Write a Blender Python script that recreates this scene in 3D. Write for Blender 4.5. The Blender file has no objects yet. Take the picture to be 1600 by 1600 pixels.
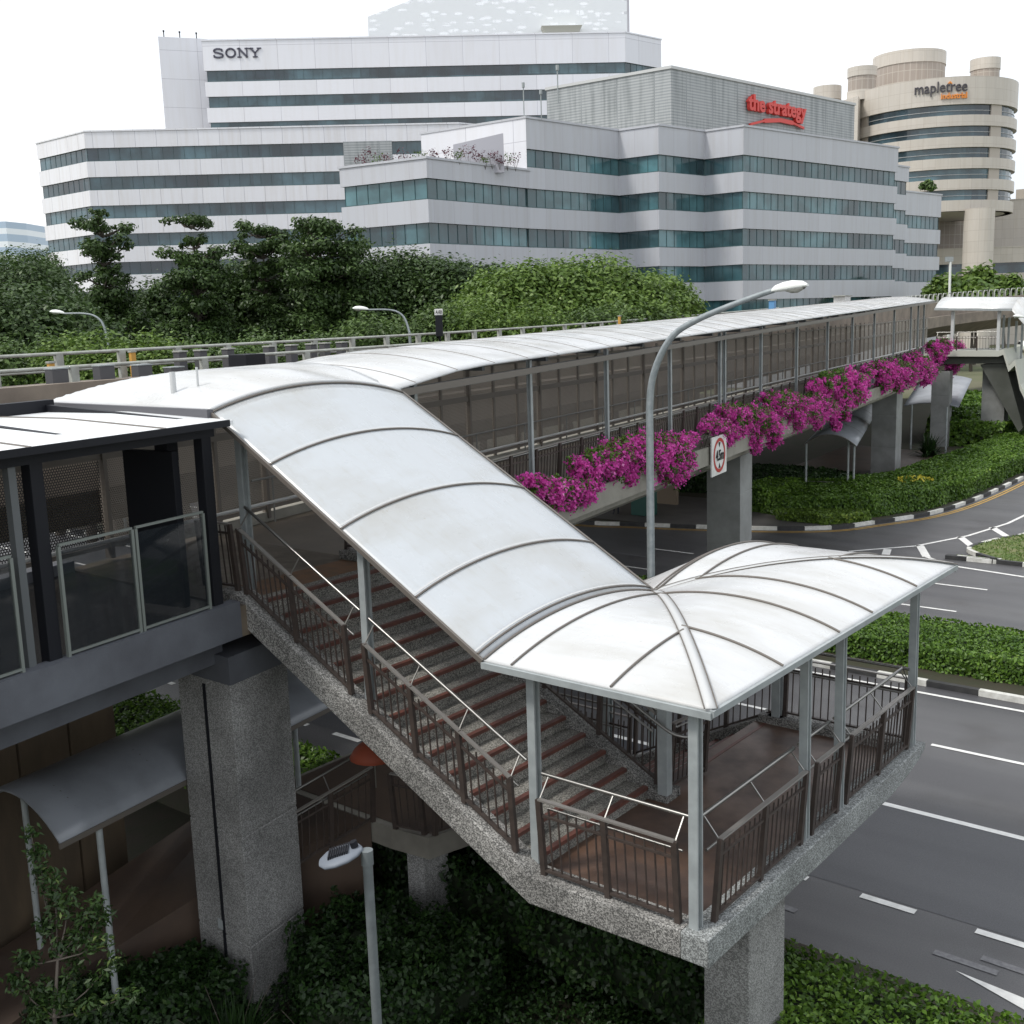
import bpy, math, random
import numpy as np
from mathutils import Vector, Matrix
# ------------------------------------------------------------------ camera, light, exposure
S = bpy.context.scene
rad = math.radians
PITCH, ROLL, AZ = rad(10.03), rad(-1.814), rad(-39.09)
FPX = 1735.0
def cam_axes():
    fwd = np.array([math.sin(AZ), math.cos(AZ), 0.]); right = np.array([math.cos(AZ), -math.sin(AZ), 0.]); up = np.array([0, 0, 1.])
    f2 = fwd*math.cos(PITCH)-up*math.sin(PITCH); u2 = up*math.cos(PITCH)+fwd*math.sin(PITCH)
    return right*math.cos(ROLL)+u2*math.sin(ROLL), u2*math.cos(ROLL)-right*math.sin(ROLL), f2
CR, CU, CF = cam_axes()
cam = bpy.data.objects.new('camera', bpy.data.cameras.new('camera'))
S.collection.objects.link(cam); S.camera = cam
M = Matrix([[CR[i], CU[i], -CF[i], 0] for i in range(3)]+[[0, 0, 0, 1]])
M.translation = Vector((0, 0, 9.4)); cam.matrix_world = M
cam.data.sensor_width = 36; cam.data.lens = 36*FPX/1600; cam.data.clip_end = 3000; cam.data.clip_start = .1
SUN_EL, SUN_AZ = rad(55), rad(208)      # azimuth measured from +Y towards +X
W = bpy.data.worlds.new('World'); S.world = W; W.use_nodes = True
nt = W.node_tree; nt.nodes.clear()
sky = nt.nodes.new('ShaderNodeTexSky'); sky.sky_type = 'NISHITA'; sky.sun_disc = False
sky.sun_elevation = SUN_EL; sky.sun_rotation = SUN_AZ; sky.air_density = 1.5; sky.dust_density = 4
mul = nt.nodes.new('ShaderNodeVectorMath'); mul.operation = 'SCALE'; mul.inputs['Scale'].default_value = 0.09
mixc = nt.nodes.new('ShaderNodeMix'); mixc.data_type = 'RGBA'; mixc.inputs[0].default_value = .86
tc = nt.nodes.new('ShaderNodeTexCoord'); nz = nt.nodes.new('ShaderNodeTexNoise'); nz.inputs['Scale'].default_value = 2.2; nz.inputs['Detail'].default_value = 5
cr = nt.nodes.new('ShaderNodeValToRGB')
cr.color_ramp.elements[0].position = .32; cr.color_ramp.elements[0].color = (.84, .91, 1.0, 1)
cr.color_ramp.elements[1].position = .62; cr.color_ramp.elements[1].color = (1.14, 1.15, 1.17, 1)
bg = nt.nodes.new('ShaderNodeBackground'); bg.inputs['Strength'].default_value = 1.0
wo = nt.nodes.new('ShaderNodeOutputWorld'); L = nt.links
L.new(tc.outputs['Generated'], nz.inputs['Vector']); L.new(nz.outputs['Fac'], cr.inputs['Fac'])
L.new(sky.outputs['Color'], mul.inputs[0]); L.new(mul.outputs[0], mixc.inputs[6]); L.new(cr.outputs['Color'], mixc.inputs[7])
L.new(mixc.outputs[2], bg.inputs['Color']); L.new(bg.outputs[0], wo.inputs['Surface'])
sl = bpy.data.lights.new('sun', 'SUN'); sl.energy = 2.0; sl.angle = rad(10); sl.color = (1, .96, .9)
so = bpy.data.objects.new('sun', sl); S.collection.objects.link(so)
sd = Vector((math.sin(SUN_AZ)*math.cos(SUN_EL), math.cos(SUN_AZ)*math.cos(SUN_EL), math.sin(SUN_EL)))
so.rotation_euler = sd.to_track_quat('Z', 'Y').to_euler(); so.location = (0, 0, 60)
S.view_settings.view_transform = 'Standard'; S.view_settings.look = 'None'; S.view_settings.exposure = 0.3; S.view_settings.gamma = 1
random.seed(7); RNG = np.random.default_rng(7)

# ------------------------------------------------------------------ helpers
OFF = {}
def tag(o, label=None, cat=None, group=None, kind=None):
    if label: o['label'] = label
    if cat: o['category'] = cat
    if group: o['group'] = group
    if kind: o['kind'] = kind
    return o
def thing(name, label, cat, loc=(0, 0, 0), group=None):
    o = bpy.data.objects.new(name, None); S.collection.objects.link(o); o.empty_display_size = .3
    o.location = loc; OFF[o.name] = Vector(loc); return tag(o, label, cat, group)
def link_mesh(name, me, parent=None):
    o = bpy.data.objects.new(name, me); S.collection.objects.link(o)
    OFF[o.name] = Vector((0, 0, 0))
    if parent is not None:
        o.parent = parent; OFF[o.name] = OFF[parent.name]
    return o
def copy_tree(o, parent=None):
    c = o.copy(); S.collection.objects.link(c); c.parent = parent; OFF[c.name] = OFF[o.name]
    for ch in list(o.children): copy_tree(ch, c)
    return c
class MB:
    def __init__(s): s.v = []; s.f = []; s.uv = {}; s.m = []; s.sm = []; s.cuts = []
    def add(s, vs, fs, mi=0, uvs=None, smooth=False):
        b = len(s.v); s.v += [tuple(map(float, p)) for p in vs]
        for k, f in enumerate(fs):
            if uvs: s.uv[len(s.f)] = uvs[k]
            s.f.append([b+i for i in f]); s.m.append(mi); s.sm.append(smooth)
        return s
    def box(s, x0, x1, y0, y1, z0, z1, mi=0):
        return s.hexa([(x0, y0, z0), (x1, y0, z0), (x1, y1, z0), (x0, y1, z0)], [(x0, y0, z1), (x1, y0, z1), (x1, y1, z1), (x0, y1, z1)], mi)
    def hexa(s, lo, hi, mi=0):
        s.cuts.append((len(s.v), len(s.f)))
        n = len(lo)
        return s.add(list(lo)+list(hi), [list(range(n))[::-1], list(range(n, 2*n))]+[[i, (i+1) % n, n+(i+1) % n, n+i] for i in range(n)], mi)
    def obox(s, c, ax, half, mi=0):
        c = Vector(c); A = [Vector(a).normalized()*h for a, h in zip(ax, half)]
        P = lambda i, j, k: c+A[0]*i+A[1]*j+A[2]*k
        return s.hexa([P(-1, -1, -1), P(1, -1, -1), P(1, 1, -1), P(-1, 1, -1)], [P(-1, -1, 1), P(1, -1, 1), P(1, 1, 1), P(-1, 1, 1)], mi)
    def bar(s, a, b, w, h, mi=0, up=(0, 0, 1)):
        a = Vector(a); b = Vector(b); d = (b-a); Ln = d.length; d.normalize(); u = Vector(up)
        if abs(d.dot(u)) > .99: u = Vector((1, 0, 0))
        r = d.cross(u).normalized(); u = r.cross(d).normalized()
        return s.obox((a+b)/2, (d, r, u), (Ln/2, w/2, h/2), mi)
    def prism(s, poly, z0, z1, mi=0): return s.hexa([(p[0], p[1], z0) for p in poly], [(p[0], p[1], z1) for p in poly], mi)
    def prism_y(s, poly, y0, y1, mi=0, skew=0):   # poly in XZ, extruded along Y
        return s.hexa([(p[0], y0, p[1]) for p in poly], [(p[0], y1, p[1]) for p in poly], mi)
    def prism_x(s, poly, x0, x1, mi=0):
        return s.hexa([(x0, p[0], p[1]) for p in poly], [(x1, p[0], p[1]) for p in poly], mi)
    def tube(s, pts, r, n=8, mi=0, r1=None, cap=True):
        s.cuts.append((len(s.v), len(s.f)))
        pts = [Vector(p) for p in pts]; k = len(pts); rings = []; pu = None
        for i, p in enumerate(pts):
            d = (pts[min(i+1, k-1)]-pts[max(i-1, 0)]).normalized()
            u = pu if pu is not None else (Vector((0, 0, 1)) if abs(d.z) < .95 else Vector((1, 0, 0)))
            a = d.cross(u).normalized(); u2 = a.cross(d).normalized(); pu = u2
            rr = r if r1 is None else r+(r1-r)*i/(k-1)
            rings.append([p+(a*math.cos(t)+u2*math.sin(t))*rr for t in [2*math.pi*j/n for j in range(n)]])
        vs = [q for g in rings for q in g]
        fs = [[i*n+j, i*n+(j+1) % n, (i+1)*n+(j+1) % n, (i+1)*n+j] for i in range(k-1) for j in range(n)]
        s.add(vs, fs, mi, smooth=True)
        if cap: s.add(rings[0], [list(range(n))[::-1]], mi); s.add(rings[-1], [list(range(n))], mi)
        return s
    def lathe(s, prof, c=(0, 0, 0), n=20, mi=0, sc=(1, 1)):
        vs = [(c[0]+r*math.cos(t)*sc[0], c[1]+r*math.sin(t)*sc[1], c[2]+z) for r, z in prof for t in [2*math.pi*j/n for j in range(n)]]
        return s.add(vs, [[i*n+j, i*n+(j+1) % n, (i+1)*n+(j+1) % n, (i+1)*n+j] for i in range(len(prof)-1) for j in range(n)], mi, smooth=True)
    def grid(s, fn, us, vs_, mi=0, smooth=True):
        P = [fn(u, v) for v in vs_ for u in us]; n = len(us)
        return s.add(P, [[j*n+i, j*n+i+1, (j+1)*n+i+1, (j+1)*n+i] for j in range(len(vs_)-1) for i in range(n-1)], mi, smooth=smooth)
    def build_each(s, name, mat, parent=None, **k):
        c = s.cuts+[(len(s.v), len(s.f))]; out = []
        for (v0, f0), (v1, f1) in zip(c, c[1:]):
            q = MB(); q.v = s.v[v0:v1]; q.f = [[i-v0 for i in f] for f in s.f[f0:f1]]; q.m = s.m[f0:f1]; q.sm = s.sm[f0:f1]; out.append(q.build(name, mat, parent, **k))
        return out
    def build(s, name, mat, parent=None, label=None, bevel=0, solid=0):
        me = bpy.data.meshes.new(name)
        o_ = OFF[parent.name] if parent is not None else Vector((0, 0, 0))
        me.from_pydata([(x-o_.x, y-o_.y, z-o_.z) for x, y, z in s.v], [], s.f)
        for m in (mat if isinstance(mat, (list, tuple)) else [mat]): me.materials.append(m)
        me.polygons.foreach_set('material_index', s.m); me.polygons.foreach_set('use_smooth', s.sm)
        if s.uv:
            ul = me.uv_layers.new(name='UVMap')
            for fi, uvs in s.uv.items():
                for li, uv in zip(me.polygons[fi].loop_indices, uvs): ul.data[li].uv = uv
        me.update(); o = link_mesh(name, me, parent)
        if label: o['label'] = label
        if bevel:
            b = o.modifiers.new('b', 'BEVEL'); b.width = bevel; b.segments = 2; b.limit_method = 'ANGLE'
        if solid:
            b = o.modifiers.new('s', 'SOLIDIFY'); b.thickness = solid; b.offset = -1
        return o
def unproj(px, py, z):
    d = (px-800)/FPX*CR-(py-800)/FPX*CU+CF; t = (z-9.4)/d[2]; return Vector((d[0]*t, d[1]*t, z))
def ray(px, py, dist):
    d = (px-800)/FPX*CR-(py-800)/FPX*CU+CF; return Vector((d[0]*dist, d[1]*dist, 9.4+d[2]*dist))

# ------------------------------------------------------------------ materials
def new_mat(name):
    m = bpy.data.materials.new(name); m.use_nodes = True; nt = m.node_tree
    return m, nt, nt.nodes['Principled BSDF'], nt.links
def node(nt, t, **kw):
    n = nt.nodes.new(t)
    for k, v in kw.items():
        if k.startswith('i_'):
            key = k[2:]; key = int(key) if key.isdigit() else key.replace('_', ' ')
            n.inputs[key].default_value = v
        else: setattr(n, k, v)
    return n
def rgba(c, a=1): return (c[0], c[1], c[2], a)
def mat(name, c, rough=.6, metal=0, c2=None, scale=3, bump=0, bscale=40, spec=.5, stretch=None, lo=.35, hi=.65, rvar=0):
    m, nt, p, L = new_mat(name)
    p.inputs['Roughness'].default_value = rough; p.inputs['Metallic'].default_value = metal; p.inputs['Specular IOR Level'].default_value = spec
    p.inputs['Base Color'].default_value = rgba(c)
    t = node(nt, 'ShaderNodeTexCoord'); src = t.outputs['Object']
    if stretch:
        mp = node(nt, 'ShaderNodeMapping'); mp.inputs['Scale'].default_value = stretch; L.new(src, mp.inputs['Vector']); src = mp.outputs[0]
    if c2:
        n = node(nt, 'ShaderNodeTexNoise', i_Scale=scale, i_Detail=6., i_Roughness=.6); L.new(src, n.inputs['Vector'])
        r = node(nt, 'ShaderNodeValToRGB'); r.color_ramp.elements[0].position = lo; r.color_ramp.elements[1].position = hi
        r.color_ramp.elements[0].color = rgba(c); r.color_ramp.elements[1].color = rgba(c2)
        L.new(n.outputs['Fac'], r.inputs['Fac']); L.new(r.outputs['Color'], p.inputs['Base Color'])
        if rvar:
            mr = node(nt, 'ShaderNodeMapRange'); mr.inputs['From Min'].default_value = lo; mr.inputs['From Max'].default_value = hi
            mr.inputs['To Min'].default_value = rough; mr.inputs['To Max'].default_value = rough+rvar
            L.new(n.outputs['Fac'], mr.inputs['Value']); L.new(mr.outputs[0], p.inputs['Roughness'])
    if bump:
        n2 = node(nt, 'ShaderNodeTexNoise', i_Scale=bscale, i_Detail=4.); L.new(t.outputs['Object'], n2.inputs['Vector'])
        b = node(nt, 'ShaderNodeBump', i_Strength=bump, i_Distance=.02); L.new(n2.outputs['Fac'], b.inputs['Height']); L.new(b.outputs[0], p.inputs['Normal'])
    return m
def mat_aggregate(name, tint=(1, 1, 1), scale=55, dark=.045, mid=.2, light=.52, stain=.5):
    m, nt, p, L = new_mat(name); p.inputs['Roughness'].default_value = .75
    t = node(nt, 'ShaderNodeTexCoord'); v = node(nt, 'ShaderNodeTexVoronoi', i_Scale=scale); L.new(t.outputs['Object'], v.inputs['Vector'])
    sep = node(nt, 'ShaderNodeSeparateColor'); L.new(v.outputs['Color'], sep.inputs[0])
    r = node(nt, 'ShaderNodeValToRGB'); e = r.color_ramp.elements; r.color_ramp.interpolation = 'CONSTANT'
    e[0].position = 0; e[0].color = rgba([dark*q for q in tint]); e[1].position = .26; e[1].color = rgba([mid*.6*q for q in tint])
    for pos, val in ((.48, mid*1.25), (.72, light*.75), (.88, light)):
        x = e.new(pos); x.color = rgba([val*q for q in tint])
    L.new(sep.outputs[0], r.inputs['Fac'])
    n = node(nt, 'ShaderNodeTexNoise', i_Scale=1.1, i_Detail=6.); L.new(t.outputs['Object'], n.inputs['Vector'])
    mr = node(nt, 'ShaderNodeMapRange'); mr.inputs['From Min'].default_value = .3; mr.inputs['From Max'].default_value = .7
    mr.inputs['To Min'].default_value = 1-stain; mr.inputs['To Max'].default_value = 1.1; L.new(n.outputs['Fac'], mr.inputs['Value'])
    mx = node(nt, 'ShaderNodeMix', data_type='RGBA', blend_type='MULTIPLY'); mx.inputs[0].default_value = 1
    L.new(r.outputs[0], mx.inputs[6]); L.new(mr.outputs[0], mx.inputs[7]); L.new(mx.outputs[2], p.inputs['Base Color'])
    b = node(nt, 'ShaderNodeBump', i_Strength=.5, i_Distance=.006); L.new(v.outputs['Distance'], b.inputs['Height']); L.new(b.outputs[0], p.inputs['Normal'])
    return m
def mat_leaf(name, c1, c2, c3=None, rough=.45, trans=.25, nscale=.8):
    m, nt, p, L = new_mat(name); g = node(nt, 'ShaderNodeNewGeometry'); t = node(nt, 'ShaderNodeTexCoord')
    n = node(nt, 'ShaderNodeTexNoise', i_Scale=nscale, i_Detail=3.); L.new(t.outputs['Object'], n.inputs['Vector'])
    a = node(nt, 'ShaderNodeMath', operation='MULTIPLY_ADD'); L.new(g.outputs['Random Per Island'], a.inputs[0]); a.inputs[1].default_value = .6
    b = node(nt, 'ShaderNodeMath', operation='MULTIPLY'); L.new(n.outputs['Fac'], b.inputs[0]); b.inputs[1].default_value = .45
    L.new(b.outputs[0], a.inputs[2])
    r = node(nt, 'ShaderNodeValToRGB'); e = r.color_ramp.elements
    e[0].position = .15; e[0].color = rgba(c1); e[1].position = .8; e[1].color = rgba(c2)
    if c3: x = e.new(.93); x.color = rgba(c3)
    L.new(a.outputs[0], r.inputs['Fac']); L.new(r.outputs[0], p.inputs['Base Color']); p.inputs['Roughness'].default_value = rough
    p.inputs['Specular IOR Level'].default_value = .35
    tr = node(nt, 'ShaderNodeBsdfTranslucent'); L.new(r.outputs[0], tr.inputs['Color'])
    ms = node(nt, 'ShaderNodeMixShader'); ms.inputs[0].default_value = trans
    L.new(p.outputs[0], ms.inputs[1]); L.new(tr.outputs[0], ms.inputs[2]); L.new(ms.outputs[0], nt.nodes['Material Output'].inputs['Surface'])
    return m
def mat_facade(name, c, pw=3.0, ph=50., joint=(.42, .42, .46), streak=.12, rough=.45, jw=.035, dirt=(.75, .7, .62)):
    m, nt, p, L = new_mat(name); p.inputs['Roughness'].default_value = rough
    u = node(nt, 'ShaderNodeUVMap'); br = node(nt, 'ShaderNodeTexBrick', offset=0., i_Scale=1., i_Mortar_Size=jw, i_Brick_Width=pw, i_Row_Height=ph)
    br.inputs['Color1'].default_value = rgba(c); br.inputs['Color2'].default_value = rgba([q*.93 for q in c]); br.inputs['Mortar'].default_value = rgba(joint)
    br.inputs['Bias'].default_value = 0
    L.new(u.outputs[0], br.inputs['Vector'])
    mp = node(nt, 'ShaderNodeMapping'); mp.inputs['Scale'].default_value = (1.6, .12, 1); L.new(u.outputs[0], mp.inputs[0])
    n = node(nt, 'ShaderNodeTexNoise', i_Scale=1., i_Detail=5.); L.new(mp.outputs[0], n.inputs['Vector'])
    mr = node(nt, 'ShaderNodeMapRange'); mr.inputs['From Min'].default_value = .45; mr.inputs['From Max'].default_value = .75
    mr.inputs['To Min'].default_value = 0; mr.inputs['To Max'].default_value = streak*3; L.new(n.outputs['Fac'], mr.inputs['Value'])
    mx = node(nt, 'ShaderNodeMix', data_type='RGBA', blend_type='MULTIPLY'); L.new(mr.outputs[0], mx.inputs[0])
    L.new(br.outputs['Color'], mx.inputs[6]); mx.inputs[7].default_value = rgba(dirt); L.new(mx.outputs[2], p.inputs['Base Color'])
    return m
def mat_glass(name, c1, c2, pw=1.25, rough=.08):
    m, nt, p, L = new_mat(name); p.inputs['Roughness'].default_value = rough; p.inputs['Specular IOR Level'].default_value = .8
    u = node(nt, 'ShaderNodeUVMap'); sep = node(nt, 'ShaderNodeSeparateXYZ'); L.new(u.outputs[0], sep.inputs[0])
    d = node(nt, 'ShaderNodeMath', operation='DIVIDE'); L.new(sep.outputs[0], d.inputs[0]); d.inputs[1].default_value = pw
    fl = node(nt, 'ShaderNodeMath', operation='FLOOR'); L.new(d.outputs[0], fl.inputs[0])
    fy = node(nt, 'ShaderNodeMath', operation='DIVIDE'); L.new(sep.outputs[1], fy.inputs[0]); fy.inputs[1].default_value = 4.15
    fz = node(nt, 'ShaderNodeMath', operation='FLOOR'); L.new(fy.outputs[0], fz.inputs[0])
    cb = node(nt, 'ShaderNodeCombineXYZ'); L.new(fl.outputs[0], cb.inputs[0]); L.new(fz.outputs[0], cb.inputs[1])
    wn = node(nt, 'ShaderNodeTexWhiteNoise', noise_dimensions='2D'); L.new(cb.outputs[0], wn.inputs['Vector'])
    sc = node(nt, 'ShaderNodeVectorMath', operation='MULTIPLY'); L.new(cb.outputs[0], sc.inputs[0]); sc.inputs[1].default_value = (.10, 7.7, 1)
    ns = node(nt, 'ShaderNodeTexNoise', i_Scale=1., i_Detail=1.); L.new(sc.outputs[0], ns.inputs['Vector'])
    a = node(nt, 'ShaderNodeMath', operation='MULTIPLY_ADD'); L.new(wn.outputs['Value'], a.inputs[0]); a.inputs[1].default_value = .07
    b = node(nt, 'ShaderNodeMath', operation='MULTIPLY'); L.new(ns.outputs['Fac'], b.inputs[0]); b.inputs[1].default_value = .75; L.new(b.outputs[0], a.inputs[2])
    r = node(nt, 'ShaderNodeValToRGB'); e = r.color_ramp.elements; e[0].position = .32; e[0].color = rgba(c1); e[1].position = .50; e[1].color = rgba(c2)
    L.new(a.outputs[0], r.inputs['Fac'])
    bn = node(nt, 'ShaderNodeTexNoise', i_Scale=.22, i_Detail=4.); L.new(u.outputs[0], bn.inputs['Vector'])  # broad noise paints darker and lighter reflections into the glass colour
    rr = node(nt, 'ShaderNodeMapRange'); rr.inputs['From Min'].default_value = .42; rr.inputs['From Max'].default_value = .62; rr.inputs['To Min'].default_value = .55; rr.inputs['To Max'].default_value = 1.15; L.new(bn.outputs['Fac'], rr.inputs['Value'])
    mx = node(nt, 'ShaderNodeMix', data_type='RGBA', blend_type='MULTIPLY'); mx.inputs[0].default_value = 1; L.new(r.outputs[0], mx.inputs[6]); L.new(rr.outputs[0], mx.inputs[7]); L.new(mx.outputs[2], p.inputs['Base Color'])
    return m
def mat_mesh(name, c, pitch=.04, hole=.013, use=('Y', 'Z')):
    m, nt, p, L = new_mat(name); p.inputs['Roughness'].default_value = .55; p.inputs['Base Color'].default_value = rgba(c)
    t = node(nt, 'ShaderNodeTexCoord'); sep = node(nt, 'ShaderNodeSeparateXYZ'); L.new(t.outputs['Object'], sep.inputs[0])
    def lat(off):
        cs = []
        for ax, per, o in ((use[0], pitch, off), (use[1], pitch*1.732, off)):
            d = node(nt, 'ShaderNodeMath', operation='MULTIPLY_ADD'); L.new(sep.outputs[ax], d.inputs[0]); d.inputs[1].default_value = 1/per; d.inputs[2].default_value = o
            fr = node(nt, 'ShaderNodeMath', operation='FRACT'); L.new(d.outputs[0], fr.inputs[0])
            sb = node(nt, 'ShaderNodeMath', operation='MULTIPLY_ADD'); L.new(fr.outputs[0], sb.inputs[0]); sb.inputs[1].default_value = per; sb.inputs[2].default_value = -per/2
            cs.append(sb)
        cb = node(nt, 'ShaderNodeCombineXYZ'); L.new(cs[0].outputs[0], cb.inputs[0]); L.new(cs[1].outputs[0], cb.inputs[1])
        ln = node(nt, 'ShaderNodeVectorMath', operation='LENGTH'); L.new(cb.outputs[0], ln.inputs[0]); return ln.outputs['Value']
    mn = node(nt, 'ShaderNodeMath', operation='MINIMUM'); L.new(lat(0.), mn.inputs[0]); L.new(lat(.5), mn.inputs[1])
    gt = node(nt, 'ShaderNodeMath', operation='GREATER_THAN'); L.new(mn.outputs[0], gt.inputs[0]); gt.inputs[1].default_value = hole
    L.new(gt.outputs[0], p.inputs['Alpha']); return m

AGG = mat_aggregate('exposed_aggregate', tint=(1, .98, .93), mid=.25, light=.47, dark=.10, scale=72, stain=.5)
AGG2 = mat_aggregate('aggregate_pale', tint=(.95, 1, .99), mid=.28, light=.46, dark=.15, scale=75, stain=.4)
AGG_P = mat_aggregate('aggregate_pillar', tint=(1, 1, .98), mid=.29, light=.40, dark=.18, scale=80, stain=.42)
CONC = mat('painted_concrete', (.30, .29, .25), .75, c2=(.22, .21, .18), scale=1.2, bump=.15, bscale=20)
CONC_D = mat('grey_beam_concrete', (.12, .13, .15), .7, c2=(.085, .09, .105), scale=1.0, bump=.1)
SHEET = mat('white_roof_sheet', (.60, .62, .63), .22, c2=(.44, .44, .41), scale=.9, spec=.55, lo=.5, hi=.8, rvar=.15, stretch=(.6, 1.3, 1))
def mat_sheet(name, c, grime, stretch=(.5, 1.4, 1)):
    m, nt, p, L = new_mat(name); p.inputs['Specular IOR Level'].default_value = .55; t = node(nt, 'ShaderNodeTexCoord')
    def nz(sc, st, det=6., ro=.6):
        mp = node(nt, 'ShaderNodeMapping'); mp.inputs['Scale'].default_value = st; L.new(t.outputs['Object'], mp.inputs[0]); n = node(nt, 'ShaderNodeTexNoise', i_Scale=sc, i_Detail=det, i_Roughness=ro); L.new(mp.outputs[0], n.inputs['Vector']); return n.outputs['Fac']
    def rng(src, a, b, lo, hi):
        r = node(nt, 'ShaderNodeMapRange'); r.inputs['From Min'].default_value = a; r.inputs['From Max'].default_value = b; r.inputs['To Min'].default_value = lo; r.inputs['To Max'].default_value = hi; L.new(src, r.inputs['Value']); return r.outputs[0]
    big = rng(nz(.75, stretch), .45, .72, 0., .75); fine = rng(nz(5., (.35, 2.2, .6), 8., .7), .52, .75, 0., .35)
    v = node(nt, 'ShaderNodeTexVoronoi', i_Scale=2.6); L.new(t.outputs['Object'], v.inputs['Vector']); sp = node(nt, 'ShaderNodeMath', operation='LESS_THAN'); L.new(v.outputs['Distance'], sp.inputs[0]); sp.inputs[1].default_value = .035
    a = node(nt, 'ShaderNodeMath', operation='ADD'); L.new(big, a.inputs[0]); L.new(fine, a.inputs[1]); b = node(nt, 'ShaderNodeMath', operation='ADD', use_clamp=True); L.new(a.outputs[0], b.inputs[0]); L.new(sp.outputs[0], b.inputs[1])
    mx = node(nt, 'ShaderNodeMix', data_type='RGBA'); L.new(b.outputs[0], mx.inputs[0]); mx.inputs[6].default_value = rgba(c); mx.inputs[7].default_value = rgba(grime); L.new(mx.outputs[2], p.inputs['Base Color'])
    L.new(rng(nz(1.3, (1, 1, 1)), .3, .7, .16, .38), p.inputs['Roughness'])
    bp_ = node(nt, 'ShaderNodeBump', i_Strength=.25, i_Distance=.02); L.new(nz(.9, (1, 1, 1), 2.), bp_.inputs['Height']); L.new(bp_.outputs[0], p.inputs['Normal'])
    tr = node(nt, 'ShaderNodeBsdfTranslucent'); tr.inputs['Color'].default_value = (.8, .82, .84, 1); ms = node(nt, 'ShaderNodeMixShader'); ms.inputs[0].default_value = .25
    L.new(p.outputs[0], ms.inputs[1]); L.new(tr.outputs[0], ms.inputs[2]); L.new(ms.outputs[0], nt.nodes['Material Output'].inputs['Surface']); return m
SHEET = mat_sheet('white_roof_sheet_weathered', (.74, .755, .765), (.52, .51, .47))
SHEET_S = mat_sheet('white_roof_sheet_dusty', (.60, .635, .665), (.45, .44, .40), stretch=(.9, .5, 1))
SHEET_G = mat('grey_roof_sheet', (.27, .29, .32), .35, c2=(.2, .215, .235), scale=1.5, lo=.4, hi=.75)
RIB = mat('rib_grey', (.13, .115, .10), .5)
CAP = mat('white_flashing', (.50, .51, .51), .45)
POSTG = mat('post_grey', (.34, .37, .375), .45, c2=(.27, .295, .3), scale=4)
POSTD = mat('post_dark', (.10, .11, .115), .45)
BLACK = mat('near_black_metal', (.010, .011, .015), .6, spec=.25)
BROWN = mat('brown_rail', (.062, .046, .039), .5, c2=(.042, .032, .028), scale=8)
STEEL = mat('stainless', (.33, .325, .31), .36, metal=1.0)
FLOORT = mat('landing_tiles', (.135, .078, .052), .32, c2=(.075, .052, .044), scale=1.1, spec=.5, lo=.38, hi=.62, rvar=.2, bump=.15, bscale=90)
NOSE = mat('red_brown_nosing', (.15, .055, .04), .45, c2=(.10, .04, .032), scale=9)
TREAD = mat_aggregate('tread_aggregate', tint=(1, .97, .88), mid=.28, light=.46, dark=.12, scale=80, stain=.4)
TACT = mat('tactile_orange', (.20, .10, .045), .6, c2=(.14, .08, .045), scale=6)
MESHM = mat_mesh('perforated_metal', (.30, .27, .235), pitch=.042, hole=.0125); MESHD = mat_mesh('perforated_metal_dark', (.022, .022, .025), pitch=.05, hole=.0165)  # dark mesh for the link, darkened further for the low light inside
TOPR = mat('flat_rail', (.36, .34, .32), .38, metal=.6)
DGREY = mat('dull_grey_rail', (.2, .2, .19), .5)
GFR = mat('balustrade_frame', (.17, .19, .175), .5)
FRAME = mat('screen_frame', (.17, .15, .13), .55)
GLASSB = None
ASPH = mat('asphalt', (.060, .060, .066), .5, c2=(.045, .046, .052), scale=.6, bump=.25, bscale=150, rvar=-.15)
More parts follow.
